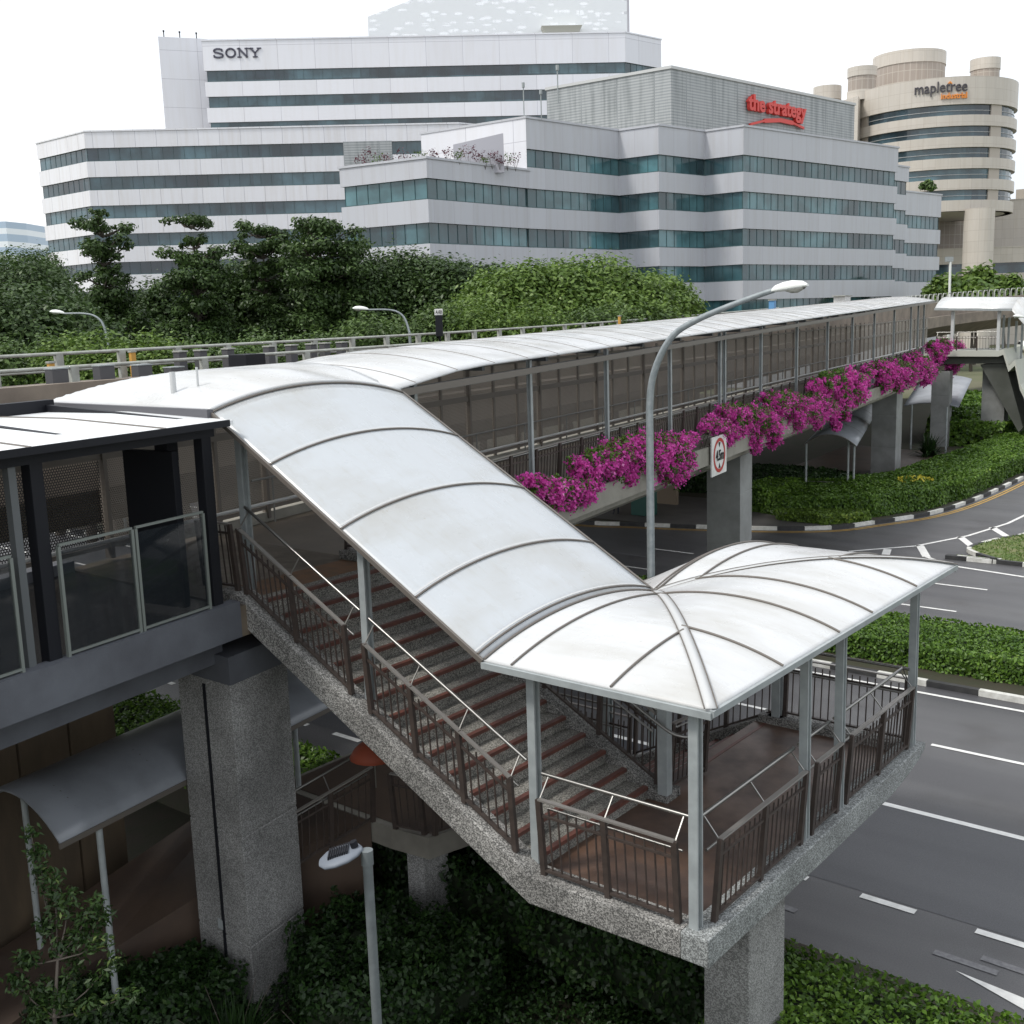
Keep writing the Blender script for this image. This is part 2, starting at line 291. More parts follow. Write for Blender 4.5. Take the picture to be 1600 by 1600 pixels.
def mat_asphalt(name, c, c2, c3):
    m, nt, p, L = new_mat(name); p.inputs['Roughness'].default_value = .5; t = node(nt, 'ShaderNodeTexCoord')
    def nz(sc, stretch, det=5.):
        mp = node(nt, 'ShaderNodeMapping'); mp.inputs['Scale'].default_value = stretch; L.new(t.outputs['Object'], mp.inputs[0]); n = node(nt, 'ShaderNodeTexNoise', i_Scale=sc, i_Detail=det); L.new(mp.outputs[0], n.inputs['Vector']); return n.outputs['Fac']
    r = node(nt, 'ShaderNodeValToRGB'); e = r.color_ramp.elements; e[0].position = .36; e[0].color = rgba(c2); e[1].position = .62; e[1].color = rgba(c); L.new(nz(1., (.07, .9, 1)), r.inputs['Fac'])
    r2 = node(nt, 'ShaderNodeValToRGB'); e = r2.color_ramp.elements; e[0].position = .55; e[0].color = (1, 1, 1, 1); e[1].position = .72; e[1].color = rgba(c3); L.new(nz(.55, (1, 1, 1), 8.), r2.inputs['Fac'])
    r3 = node(nt, 'ShaderNodeValToRGB'); e = r3.color_ramp.elements; e[0].position = .3; e[0].color = (.75, .75, .75, 1); e[1].position = .7; e[1].color = (1.2, 1.2, 1.2, 1); L.new(nz(45., (1, 1, 1), 2.), r3.inputs['Fac'])
    a = node(nt, 'ShaderNodeMix', data_type='RGBA', blend_type='MULTIPLY'); a.inputs[0].default_value = 1; L.new(r.outputs[0], a.inputs[6]); L.new(r2.outputs[0], a.inputs[7])
    b = node(nt, 'ShaderNodeMix', data_type='RGBA', blend_type='MULTIPLY'); b.inputs[0].default_value = 1; L.new(a.outputs[2], b.inputs[6]); L.new(r3.outputs[0], b.inputs[7]); L.new(b.outputs[2], p.inputs['Base Color'])
    mr = node(nt, 'ShaderNodeMapRange'); mr.inputs['To Min'].default_value = .3; mr.inputs['To Max'].default_value = .62; L.new(nz(.25, (.5, 1.3, 1)), mr.inputs['Value']); L.new(mr.outputs[0], p.inputs['Roughness'])
    n2 = nz(160., (1, 1, 1), 3.); bp_ = node(nt, 'ShaderNodeBump', i_Strength=.35, i_Distance=.01); L.new(n2, bp_.inputs['Height']); L.new(bp_.outputs[0], p.inputs['Normal']); return m
ASPH = mat_asphalt('asphalt_worn', (.088, .088, .092), (.062, .062, .067), (.72, .70, .68))
ASPH2 = mat('fresh_asphalt_plain', (.040, .042, .050), .48, c2=(.033, .035, .044), scale=.5, bump=.25, bscale=150, stretch=(.3, 1.5, 1))
ASPH2 = mat_asphalt('fresh_asphalt', (.058, .060, .068), (.044, .046, .054), (.8, .8, .8))
WHITE = mat('road_paint', (.78, .78, .76), .5, c2=(.62, .62, .6), scale=5)
FADE = mat('worn_road_paint', (.17, .17, .18), .5, c2=(.1, .1, .11), scale=12)
YEL = mat('yellow_paint', (.55, .33, .06), .55, c2=(.4, .25, .07), scale=5)
KW = mat('kerb_white', (.70, .70, .67), .6, c2=(.5, .5, .46), scale=4); KB = mat('kerb_black', (.025, .026, .028), .6, c2=(.045, .045, .045), scale=4)
KP = mat('kerb_plain', (.22, .2, .17), .8, c2=(.16, .15, .13), scale=3)
SOIL = mat('soil', (.045, .036, .025), .9, c2=(.03, .035, .016), scale=1.2, bump=.4, bscale=12)
GRASS = mat('grass', (.085, .14, .03), .85, c2=(.17, .17, .075), scale=1.6, bump=.8, bscale=40)
PAVE = mat('paving', (.22, .18, .14), .6, c2=(.13, .105, .085), scale=1.2, bump=.1)
PAVB = mat('brown_paving', (.085, .058, .042), .5, c2=(.05, .036, .03), scale=.8, bump=.1)
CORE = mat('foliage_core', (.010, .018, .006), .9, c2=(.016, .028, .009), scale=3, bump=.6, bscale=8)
BARK = mat('bark', (.10, .085, .07), .85, c2=(.06, .05, .04), scale=4, stretch=(1, 1, .2), bump=.4, bscale=14)
G_DARK = mat_leaf('leaf_dark', (.006, .016, .006), (.03, .07, .015), (.07, .12, .025), nscale=.6)  # dark leaf green, darkened further for the shadow under the stairs
G_MID = mat_leaf('leaf_mid', (.02, .055, .009), (.13, .24, .03), (.26, .36, .07), nscale=.5)
G_TREE = mat_leaf('leaf_tree', (.042, .078, .022), (.125, .20, .055), (.20, .27, .08), nscale=.35, trans=.3)
G_TREED = mat_leaf('leaf_tree_dark', (.024, .048, .015), (.075, .13, .035), (.14, .20, .06), nscale=.35, trans=.25)
G_TREEL = mat_leaf('leaf_tree_light', (.055, .11, .02), (.17, .26, .055), (.25, .33, .10), nscale=.35, trans=.3)
G_LIME = mat_leaf('leaf_lime', (.03, .06, .01), (.16, .26, .035), (.35, .42, .06), nscale=1.2)
MAG = mat_leaf('magenta_bract', (.46, .04, .28), (.82, .11, .54), (.92, .46, .76), rough=.6, trans=.35, nscale=.9)
PLUM = mat_leaf('plum_leaf', (.06, .02, .03), (.14, .04, .06), (.1, .14, .05), nscale=2)
YFL = mat_leaf('yellow_flower', (.5, .45, .05), (.8, .7, .1), rough=.6)
MULL = mat('mullion', (.045, .095, .10), .4)
def glass_panel():
    m, nt, p, L = new_mat('balustrade_glass'); p.inputs['Roughness'].default_value = .04; p.inputs['Base Color'].default_value = (.02, .025, .03, 1); p.inputs['Alpha'].default_value = .42
    return m
GLASSB = glass_panel()
# ------------------------------------------------------------------ foliage helpers
def leaves(name, P, N, size, mat, parent=None, aspect=.55, jit=.6, kind=None, svar=.5):
    n = len(P); P = np.asarray(P, float); N = np.asarray(N, float)+RNG.normal(0, jit, (n, 3))
    N /= np.linalg.norm(N, axis=1)[:, None]+1e-9
    T = np.cross(N, RNG.normal(0, 1, (n, 3))); T /= np.linalg.norm(T, axis=1)[:, None]+1e-9; B = np.cross(N, T)
    s = (size*(1-svar/2+svar*RNG.random(n)))[:, None]
    bend = N*s*.18
    V = np.stack([P-T*s, P-B*s*aspect+bend, P+T*s, P+B*s*aspect+bend], 1).reshape(-1, 3)
    if parent is not None: V = V-np.array(OFF[parent.name])
    me = bpy.data.meshes.new(name); me.vertices.add(4*n); me.vertices.foreach_set('co', V.ravel())
    me.loops.add(4*n); me.loops.foreach_set('vertex_index', np.arange(4*n, dtype=np.int32))
    me.polygons.add(n); me.polygons.foreach_set('loop_start', np.arange(n, dtype=np.int32)*4)
    me.polygons.foreach_set('loop_total', np.full(n, 4, dtype=np.int32))
    me.update(calc_edges=True); me.materials.append(mat); me.validate()
    o = link_mesh(name, me, parent)
    if kind: o['kind'] = kind
    return o
def blob_pts(c, r, n, fill=.35, sg=.07):
    d = RNG.normal(0, 1, (n, 3)); d /= np.linalg.norm(d, axis=1)[:, None]
    rad_ = np.where(RNG.random(n) < fill, RNG.random(n)**.5, 1+RNG.normal(0, sg, n))
    return np.array(c)+d*np.array(r)*rad_[:, None], d
def sub_blobs(c, r, k, fr=.38):
    out = []
    for i in range(k):
        d = RNG.normal(0, 1, 3); d /= np.linalg.norm(d); d[2] = abs(d[2])*1.1-.4
        q = RNG.uniform(fr*.7, fr*1.1); out.append((np.array(c)+d*np.array(r)*RNG.uniform(.45, .74), np.array(r)*q*np.array([1, 1, .8])))
    return out
def limb(m, a, b, r0, r1, wob=.15, n=5, k=6):
    a = Vector(a); b = Vector(b); pts = [a.lerp(b, t/(k-1))+Vector(RNG.normal(0, wob, 3))*(0 if t in (0, k-1) else 1) for t in range(k)]
    m.tube(pts, r0, n=n+2, r1=r1)
def tree(label, base, h, cr, cz, leafmat, n, leaf=.3, blobs=None, group='trees behind the viaduct', trunk_r=.25, cat='tree', tier=None, name='broadleaf_tree', lean=(0, 0)):
    """crown = list of leaf clumps round limbs; tier = list of (height, radius, thickness) for layered trees"""
    t = thing(name, label, cat, base, group); bx, by, bz = base; top = Vector((bx+lean[0], by+lean[1], bz+h))
    tr = MB(); limb(tr, base, top-Vector((0, 0, h*.12)), trunk_r, trunk_r*.25, wob=.12*trunk_r*3, n=8, k=8)
    cl = []
    if tier:
        for (tz, rr, th) in tier:
            k = max(6, int(rr*5)); a0 = RNG.random()*6.28
            for i in range(k):
                a = a0+i*6.283/k+RNG.normal(0, .25); q = rr*RNG.uniform(.35, 1.05)
                e = Vector((bx+lean[0]*tz/h+math.cos(a)*q, by+lean[1]*tz/h+math.sin(a)*q, bz+tz+RNG.normal(0, th*.3)))
                limb(tr, (bx+lean[0]*tz/h, by+lean[1]*tz/h, bz+tz-th*.8), e, trunk_r*.3, .03, wob=.1, n=4, k=4)
                cl.append((np.array(e), np.array([rr*.30, rr*.30, th*.42])*RNG.uniform(.7, 1.3)))
            cl.append((np.array((bx, by, bz+tz)), np.array([rr*.45, rr*.45, th*.4])))
    else:
        c = (bx+lean[0], by+lean[1], bz+cz)
        cl = sub_blobs(c, cr, blobs or 18)
        for (q, r_) in cl[::2]: limb(tr, (bx+lean[0]*.5, by+lean[1]*.5, bz+cz-cr[2]*.7), tuple(q), trunk_r*.35, .04, wob=.2, n=4, k=5)
    tr.build('trunk', BARK, t)
    vol = np.array([float(np.prod(r))**(2/3.) for _, r in cl]); vol /= vol.sum(); PP = []; NN = []
    for (c_, r_), w in zip(cl, vol):
        k = max(20, int(n*w)); p, d = blob_pts(c_, r_, k, .5, .17); PP.append(p); NN.append(d*np.array([.6, .6, 1])+np.array([0, 0, .5]))
    leaves('crown', np.concatenate(PP), np.concatenate(NN), leaf, leafmat, t, jit=.45)
    return t
def shrub(label, base, r, n, leafmat, leaf=.06, name='shrub', cat='shrub', group=None, h=None, spiky=False):
    t = thing(name, label, cat, base, group); h = h or r*1.3
    st = MB()
    for i in range(7):
        a = i*.9+RNG.random(); st.tube([base, (base[0]+math.cos(a)*r*.3, base[1]+math.sin(a)*r*.3, base[2]+h*.45), (base[0]+math.cos(a)*r*.7, base[1]+math.sin(a)*r*.7, base[2]+h*.8)], .012, n=5, r1=.004)
    st.build('stems', BARK, t)
    if spiky:
        m = MB()
        for i in range(n):
            a = RNG.random()*6.28; el = RNG.uniform(.25, 1.45); Ln = r*RNG.uniform(.8, 1.35); d = Vector((math.cos(a)*math.cos(el), math.sin(a)*math.cos(el), math.sin(el)))
            s = Vector((-math.sin(a), math.cos(a), 0))*leaf; b0 = Vector(base)+Vector((RNG.normal(0, r*.12), RNG.normal(0, r*.12), 0))
            p1 = b0+d*Ln*.55; p2 = b0+d*Ln-Vector((0, 0, Ln*.35*math.cos(el)))
            m.add([b0-s*.5, b0+s*.5, p1+s*.6, p1-s*.6, p2], [[0, 1, 2, 3], [3, 2, 4]])
        m.build('foliage', leafmat, t)
    else:
        PP = []; NN = []
        for (c_, r_) in sub_blobs((base[0], base[1], base[2]+h*.55), (r, r, h*.5), 9, .5):
            p, d = blob_pts(c_, r_, n//9, .4); PP.append(p); NN.append(d+np.array([0, 0, .5]))
        leaves('foliage', np.concatenate(PP), np.concatenate(NN), leaf, leafmat, t)
    return t
def inpoly(x, y, poly):
    c = np.zeros(len(x), bool); j = len(poly)-1
    for i in range(len(poly)):
        xi, yi = poly[i][:2]; xj, yj = poly[j][:2]
        c ^= ((yi > y) != (yj > y)) & (x < (xj-xi)*(y-yi)/((yj-yi) or 1e-9)+xi); j = i
    return c
def hnoise(x, y, s, seed=0):
    v = 0
    for k, (a, b) in enumerate(((1.3, .7), (-.8, 1.7), (2.3, -1.1), (3.1, 2.9))): v = v+np.sin(x*a*s+seed*1.7+k)*np.cos(y*b*s-seed+k*2.1)
    return v/4
def hedge(label, poly, z0, h, n, leafmat, leaf=.07, name='hedge', cat='hedge', group=None, bump_=.12, s=1.5, kind=None, as_stuff=False, seed=0):
    xs = [p[0] for p in poly]; ys = [p[1] for p in poly]; cx, cy = sum(xs)/len(xs), sum(ys)/len(ys)
    if as_stuff: t = None
    else: t = thing(name, label, cat, (cx, cy, z0), group)
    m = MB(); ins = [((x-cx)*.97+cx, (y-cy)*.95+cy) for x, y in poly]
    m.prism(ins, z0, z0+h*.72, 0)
    # scatter on top, then along the sides
    k = int(n*1.9); X = RNG.uniform(min(xs), max(xs), k); Y = RNG.uniform(min(ys), max(ys), k); I = inpoly(X, Y, poly); X = X[I][:int(n*.62)]; Y = Y[I][:int(n*.62)]
    hz = h*(.88+.35*bump_/.12*.3*hnoise(X, Y, s, seed)+bump_*.5*hnoise(X, Y, s*3.1, seed+3))
    Z = z0+hz*(1-RNG.random(len(X))**2*.3); P1 = np.stack([X, Y, Z], 1); N1 = np.tile([0, 0, 1.], (len(X), 1))
    per = [(poly[i], poly[(i+1) % len(poly)]) for i in range(len(poly))]; Ls = np.array([math.dist(a, b) for a, b in per]); q = RNG.choice(len(per), int(n*.38), p=Ls/Ls.sum())
    u = RNG.random(len(q)); A = np.array([per[i][0] for i in q]); B = np.array([per[i][1] for i in q]); XY = A+(B-A)*u[:, None]
    nn = np.stack([(B-A)[:, 1], -(B-A)[:, 0]], 1); nn /= np.linalg.norm(nn, axis=1)[:, None]
    if sum((b[0]-a[0])*(b[1]+a[1]) for a, b in per) > 0: nn = -nn
    zz = RNG.random(len(q))*h*.95; bul = .05+bump_*.7*hnoise(XY[:, 0]+zz, XY[:, 1], s*1.5, seed+5)+RNG.normal(0, .04, len(q))
    P2 = np.stack([XY[:, 0]+nn[:, 0]*bul, XY[:, 1]+nn[:, 1]*bul, z0+zz], 1); N2 = np.stack([nn[:, 0], nn[:, 1], np.full(len(q), .4)], 1)
    if as_stuff:
        o = leaves(name, np.concatenate([P1, P2]), np.concatenate([N1, N2]), leaf, leafmat, None); o['kind'] = 'stuff'; tag(o, label, cat)
        return o
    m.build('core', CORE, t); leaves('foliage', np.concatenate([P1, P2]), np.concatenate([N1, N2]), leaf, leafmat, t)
    return t

# ------------------------------------------------------------------ ground, roads, kerbs
def struct(mb, name, mat, **k): o = mb.build(name, mat, **k); o['kind'] = 'structure'; return o
g = MB(); g.add([(-900, 14.3, -.06), (700, 14.3, -.06), (700, 1200, -.06), (-900, 1200, -.06)], [[0, 1, 2, 3]]); g.add([(-900, -200, -1.4), (700, -200, -1.4), (700, 14.3, -1.4), (-900, 14.3, -1.4)], [[0, 1, 2, 3]]); struct(g, 'ground', mat('far_ground', (.10, .12, .05), .9, c2=(.16, .15, .1), scale=.05))
m = MB(); m.add([(-150, 13.3, 0), (90, 13.3, 0), (90, 110, 0), (-150, 110, 0)], [[0, 1, 2, 3]]); struct(m, 'road', ASPH)
m = MB(); m.add([(-150, 16.42, .004), (90, 16.42, .004), (90, 19.8, .004), (-150, 19.8, .004)], [[0, 1, 2, 3]]); struct(m, 'road_resurfaced_lane', ASPH2)
mk = MB()
def stripe(a, b, w, mi=0, z=.009):
    a = Vector((a[0], a[1], z)); b = Vector((b[0], b[1], z)); d = (b-a).normalized(); s = Vector((-d.y, d.x, 0))*w/2
    mk.add([a-s, b-s, b+s, a+s], [[0, 1, 2, 3]], mi)
for k in range(-60, 60): stripe((-5.78+k*1.79-.44, 16.28), (-5.78+k*1.79+.44, 16.28), .15)
stripe((-150, 19.79), (90, 19.79), .15)
for k in range(-12, 14): stripe((-7.4+k*6.9, 23.2), (-7.4+k*6.9+3.1, 23.2), .12)
stripe((-150, 26.35), (90, 26.35), .12); stripe((-150, 32.3), (90, 32.3), .12)
for k in range(-14, 12): stripe((-12.2+k*5.5, 34.2), (-12.2+k*5.5+1.9, 34.2), .12); stripe((-12.3+k*5.5, 37.4), (-12.3+k*5.5+2., 37.4), .12)
stripe((-16.4, 40.75), (-12.3, 40.3), .16); stripe((-12.3, 40.3), (-9.8, 39.85), .16); stripe((-9.8, 39.85), (30, 39.7), .14)
GL = [(-16.4, 40.8), (-14.6, 43.0), (-13.5, 46.0), (-12.9, 49.4), (-12.6, 56), (-12.6, 90)]
for a, b in zip(GL, GL[1:]): stripe(a, b, .14)
for (a, b) in (((-15.3, 41.9), (-15.0, 40.9)), ((-14.5, 43.2), (-13.6, 41.3)), ((-13.7, 45.6), (-12.7, 43.9)), ((-13.2, 48.2), (-12.2, 46.6))): stripe(a, b, .3)
stripe((-13.6, 41.3), (-12.6, 40.5), .16)
# turn-arrow / merge gore tip and worn marks near the kerb
mk.add([(-4.35, 15.05, .009), (-3.2, 14.62, .009), (-3.1, 14.9, .009)], [[0, 1, 2]])
for (x, y, l) in ((-7.6, 15.25, .75), (-4.75, 15.35, .9), (-4.15, 15.6, .6), (-9.4, 15.2, .7), (-2.9, 15.7, .8), (-24.2, 36.0, 1.6)): stripe((x, y), (x+l, y-.02), .14, 1)
struct(mk, 'road_marking', [WHITE, FADE])
def smooth_path(pts, n=6):
    out = []
    P = [np.array(p, float) for p in pts]; P = [2*P[0]-P[1]]+P+[2*P[-1]-P[-2]]
    for i in range(1, len(P)-2):
        for k in range(n):
            t = k/n; out.append(tuple(.5*((2*P[i])+(-P[i-1]+P[i+1])*t+(2*P[i-1]-5*P[i]+4*P[i+1]-P[i+2])*t*t+(-P[i-1]+3*P[i]-3*P[i+1]+P[i+2])*t**3)))
    out.append(tuple(P[-2])); return out
KERBPATH = smooth_path([(-150, 40.2), (-60, 40.2), (-32, 40.2), (-26.2, 41.2), (-21.4, 42.9), (-18.8, 44.5), (-17.6, 46.6), (-16.3, 49.8), (-15.7, 54.6), (-15.6, 63), (-15.8, 80), (-15.8, 110)], 8)
mk = MB()
def offp(path, d):
    out = []
    for i, p in enumerate(path):
        a = Vector(path[max(i-1, 0)]); b = Vector(path[min(i+1, len(path)-1)]); t = (b-a).normalized(); out.append((p[0]-t.y*d, p[1]+t.x*d))
    return out
for dd in (-.28, -.46):
    op = offp(KERBPATH, dd)
    for a, b in zip(op, op[1:]):
        if a[0] > -34: stripe(a, b, .09)
struct(mk, 'road_marking_yellow', YEL)
def kerb(name, path, w=.16, h=.15, seg=1.1, sgn=1, mats=(KW, KB), start=0):
    kb = MB(); acc = start; 
    def pos(a, b, t): return (a[0]+(b[0]-a[0])*t, a[1]+(b[1]-a[1])*t)
    for a, b in zip(path, path[1:]):
        Ln = math.dist(a, b); t = 0
        while t < Ln-1e-6:
            rem = seg-(acc % seg); rem = seg if rem < 1e-4 else rem; nx = min(Ln, t+rem); p, q = pos(a, b, t/Ln), pos(a, b, nx/Ln); d = ((b[0]-a[0])/Ln, (b[1]-a[1])/Ln); s = (-d[1]*w*sgn, d[0]*w*sgn)
            kb.hexa([(p[0], p[1], -.02), (q[0], q[1], -.02), (q[0]+s[0], q[1]+s[1], -.02), (p[0]+s[0], p[1]+s[1], -.02)], [(p[0], p[1], h), (q[0], q[1], h), (q[0]+s[0], q[1]+s[1], h), (p[0]+s[0], p[1]+s[1], h)], int(acc/seg+1e-4) % 2)
            acc += nx-t; t = nx; acc = round(acc/seg)*seg if abs(acc/seg-round(acc/seg)) < 1e-4 else acc
    return struct(kb, name, list(mats))
kerb('kerb', [(-70, 26.87), (40, 26.87)], seg=1.25)
kerb('kerb', [(40, 32.0), (-70, 32.0)], seg=1.25)
kerb('kerb', [(60, 13.6), (-7, 13.6), (-12, 14.42), (-80, 14.42)], seg=1.25)
kerb('kerb', KERBPATH, sgn=1, seg=1.15)
ISL = smooth_path([(30, 41.3), (-9.6, 41.4), (-11.1, 41.6), (-12.35, 42.5), (-12.7, 43.4), (-12.3, 45.3), (-11.6, 47.2), (-11.3, 52), (-11.3, 100)], 6)
kerb('kerb', ISL, sgn=-1, seg=1.15)
m = MB(); m.prism([(p[0]+.1, p[1]+.1) for p in ISL]+[(30, 100)], -.02, .13); struct(m, 'grass_island', GRASS)
k_ = 14000; X_g = RNG.uniform(-12.6, -4, k_); Y_g = RNG.uniform(41.5, 60, k_); I_g = inpoly(X_g, Y_g, [(p[0]+.15, p[1]+.15) for p in ISL]+[(30, 100)]); gp = np.stack([X_g[I_g], Y_g[I_g], np.full(I_g.sum(), .15)], 1)
gr = leaves('grass_blades', gp, np.tile([0, -1., .3], (len(gp), 1)), .06, mat_leaf('grass_blade', (.05, .10, .02), (.15, .22, .05), (.25, .26, .1)), None, aspect=.3); gr['kind'] = 'stuff'; tag(gr, 'short green grass on the road island at the right edge', 'grass')
m = MB(); m.add([(-10.9, 47.6, .136), (30, 44.5, .136), (30, 46.2, .136), (-10.9, 49.2, .136)], [[0, 1, 2, 3]]); struct(m, 'footpath', PAVE)
m = MB(); m.prism([(-70, 27.02), (40, 27.02), (40, 31.85), (-70, 31.85)], -.02, .12); struct(m, 'median', SOIL)
m = MB(); m.prism_x([(-30, -1.3), (13.0, -1.3), (13.6, .1), (14.28, .1), (14.28, -1.1), (-30, -1.5)], -80, 60); struct(m, 'verge', SOIL)
far = offp(KERBPATH, .1); m = MB(); m.prism(far+[(-150, 110)], -.02, .12); struct(m, 'far_verge', SOIL)
m = MB(); m.add([(-60, 40.45, .13), (-26, 41.4, .13), (-21.4, 43.1, .13), (-19.0, 44.5, .13), (-21.5, 46.4, .13), (-26, 48.5, .13), (-60, 49, .13)], [[0, 1, 2, 3, 4, 5, 6]]); struct(m, 'pavement', mat('dark_pavement', (.10, .095, .09), .6, c2=(.065, .06, .06), scale=.6))
m = MB(); m.add([(-22, 50, .135), (-19.6, 53, .135), (-20.6, 70, .135), (-29, 72, .135), (-27, 50, .135)], [[0, 1, 2, 3, 4]]); struct(m, 'footpath', PAVB)
# foreground footpaths
def gpoly(name, pts, z, matl):
    m = MB(); P_ = [unproj(x, y, z) for x, y in pts]; m.add([tuple(p) for p in P_], [list(range(len(P_)))]); return struct(m, name, matl)
gpoly('footpath', [(-60, 1440), (60, 1330), (200, 1240), (470, 1200), (470, 1380), (300, 1430), (180, 1535), (275, 1605), (-60, 1700)], -1.288, PAVB)
gpoly('footpath', [(-80, 1400), (0, 1425), (95, 1500), (50, 1590), (80, 1680), (-80, 1700)], -1.28, PAVE)
gpoly('concrete_apron', [(238, 1566), (275, 1552), (300, 1575), (290, 1598), (262, 1590)], -1.27, mat('pale_concrete', (.42, .40, .37), .7, c2=(.3, .28, .25), scale=3))

# ------------------------------------------------------------------ buildings
def offset_poly(poly, d):
    n = len(poly); out = []
    for i in range(n):
        p0, p1, p2 = Vector(poly[i-1]), Vector(poly[i]), Vector(poly[(i+1) % n]); a = (p1-p0).normalized(); b = (p2-p1).normalized()
        na = Vector((a.y, -a.x)); nb = Vector((b.y, -b.x)); s = (na+nb); s = s/max(s.length_squared/2, .2)
        out.append(tuple(p1+s*d))
    return out
def ring(m, poly, z0, z1, mi=0, cap=True, inner=None):
    u = 0; n = len(poly)
    for i in range(n):
        a, b = poly[i], poly[(i+1) % n]; Ln = math.dist(a, b)
        m.add([(a[0], a[1], z0), (b[0], b[1], z0), (b[0], b[1], z1), (a[0], a[1], z1)], [[0, 1, 2, 3]], mi, uvs=[[(u, z0), (u+Ln, z0), (u+Ln, z1), (u, z1)]]); u += Ln
        if cap and inner:
            c, d = inner[i], inner[(i+1) % n]
            for z in (z0, z1): m.add([(a[0], a[1], z), (b[0], b[1], z), (d[0], d[1], z), (c[0], c[1], z)], [[0, 1, 2, 3]], mi, uvs=[[(0, z)]*4])
F_WHITE = mat_facade('facade_lilac_white', (.74, .745, .785), pw=3.1)
F_WHITE2 = mat_facade('facade_white_panels', (.74, .75, .80), pw=6.2, ph=4.6, joint=(.45, .45, .5), streak=.06)
F_GREY = mat_facade('facade_silver_grey', (.50, .515, .555), pw=2.9, streak=.1)
F_BEIGE = mat_facade('facade_beige', (.56, .52, .465), pw=2.4, ph=2.1, joint=(.42, .38, .33), streak=.1, jw=.03)
F_LOUV = mat_facade('louvre_grey', (.40, .42, .43), pw=5.4, ph=.35, joint=(.27, .29, .3), streak=.35, jw=.09, dirt=(.6, .62, .62))
F_TAUPE = mat_facade('facade_taupe', (.36, .31, .27), pw=1.2, ph=2.2, joint=(.5, .46, .4), jw=.05)
GL1 = mat_glass('glass_teal', (.025, .06, .075), (.085, .20, .225)); GL2 = mat_glass('glass_blue', (.022, .04, .055), (.07, .14, .17), pw=1.5)
def banded(root, poly, ztop, bands, wall, glass, step=1.5, proud=.3, zbase=0, roof=True, frames=True, vis=None, glassname='window_band'):
    """poly counter-clockwise; bands = [(ztop, zbot)...] of glazing from the top down"""
    out = offset_poly(poly, proud); m = MB(); z = ztop
    for (a, b) in bands+[(zbase, zbase)]:
        if z-a > .05: ring(m, out, a, z, 0, True, offset_poly(poly, -.05))
        z = b
    cop = offset_poly(poly, proud+.12); ring(m, cop, ztop, ztop+.22, 0, True, offset_poly(poly, -.3))
    m.build('wall', wall, root)
    for (a, b) in bands:
        for i in range(len(poly)):
            if vis and i not in vis: continue
            p, q = poly[i], poly[(i+1) % len(poly)]; Ln = math.dist(p, q); u0 = i*97.3
            gm = MB(); gm.add([(p[0], p[1], b), (q[0], q[1], b), (q[0], q[1], a), (p[0], p[1], a)], [[0, 1, 2, 3]], 0, uvs=[[(u0, b), (u0+Ln, b), (u0+Ln, a), (u0, a)]])
            w = gm.build(glassname, glass, root)
            if frames:
                f = MB(); d = Vector((q[0]-p[0], q[1]-p[1], 0))/Ln; nn = Vector((d.y, -d.x, 0)); k = max(1, round(Ln/step))
                for j in range(k+1):
                    c = Vector((p[0], p[1], (a+b)/2))+d*(Ln*j/k)+nn*.04; f.obox(c, (d, nn, (0, 0, 1)), (.014, .02, (a-b)/2))
                f.bar(Vector((p[0], p[1], b+.06))+nn*.05, Vector((q[0], q[1], b+.06))+nn*.05, .1, .1)
                f.build('frame', MULL, w)
    if roof:
        r = MB(); r.add([(x, y, ztop-.6) for x, y in offset_poly(poly, -.04)], [list(range(len(poly)))]); r.build('roof', CONC, root)
def text_verts(s, bold=0, ext=.1):
    cu = bpy.data.curves.new('txt', 'FONT'); cu.body = s; cu.extrude = ext; cu.offset = bold; cu.resolution_u = 3
    o = bpy.data.objects.new('txt', cu); S.collection.objects.link(o); bpy.context.view_layer.update()
    me = bpy.data.meshes.new_from_object(o.evaluated_get(bpy.context.evaluated_depsgraph_get()))
    V = [v.co.copy() for v in me.vertices]; F = [list(p.vertices) for p in me.polygons]
    bpy.data.objects.remove(o); bpy.data.curves.remove(cu); bpy.data.meshes.remove(me); return V, F
def put_text(mb, s, origin, right, up, width=None, height=None, bold=0, depth=.15, shear=0, fn=None, mi=0):
    V, F = text_verts(s, bold, .5); x0 = min(v.x for v in V); x1 = max(v.x for v in V); y1 = max(v.y for v in V)
    sx = width/(x1-x0) if width else height/y1; sy = height/y1 if height else sx
    R_ = Vector(right).normalized(); U_ = Vector(up).normalized(); N_ = R_.cross(U_); O = Vector(origin); out = []
    for v in V:
        a = (v.x-x0)*sx; b = v.y*sy+a*shear; c = v.z*depth*2
        out.append(fn(a, b, c) if fn else O+R_*a+U_*b+N_*(c+depth*.5+.02))
    mb.add(out, F, mi)

# big white office with dark lettering (far left)
A = thing('office_building', 'white banded office block with dark serif lettering on its tall upper wing', 'building', (-135, 140, 0))
polyA = [(-170.4, 95.3), (-156.4, 95.0), (-115.5, 132.2), (-112.0, 146), (-150, 190), (-186, 150)]
bA = [(35.8-4.15*k, 33.9-4.15*k) for k in range(8)]
banded(A, polyA, 38.1, bA, F_WHITE, GL2, zbase=0, vis=[0, 1, 2], step=1.6)
polyT = [(-161.7, 121.7), (-109.2, 168.7), (-107.6, 177.4), (-146, 205), (-176, 165)]
bT = [(51.3-4.15*k, 49.5-4.15*k) for k in range(3)]
banded(A, polyT, 56.0, bT, F_WHITE2, GL2, zbase=36, vis=[0, 1], step=1.6)
p_, q_ = unproj(247, 57, 57.3), unproj(322, 62, 57.3)
tw = [(p_.x, p_.y), (q_.x+.3, q_.y-.6), (q_.x+2, q_.y+12), (p_.x-10, p_.y+16)]
m = MB(); ring(m, tw, 30, 57.3); m.add([(x, y, 57.3) for x, y in tw], [[0, 1, 2, 3]]); m.build('stair_tower', F_WHITE2, A)
m = MB()
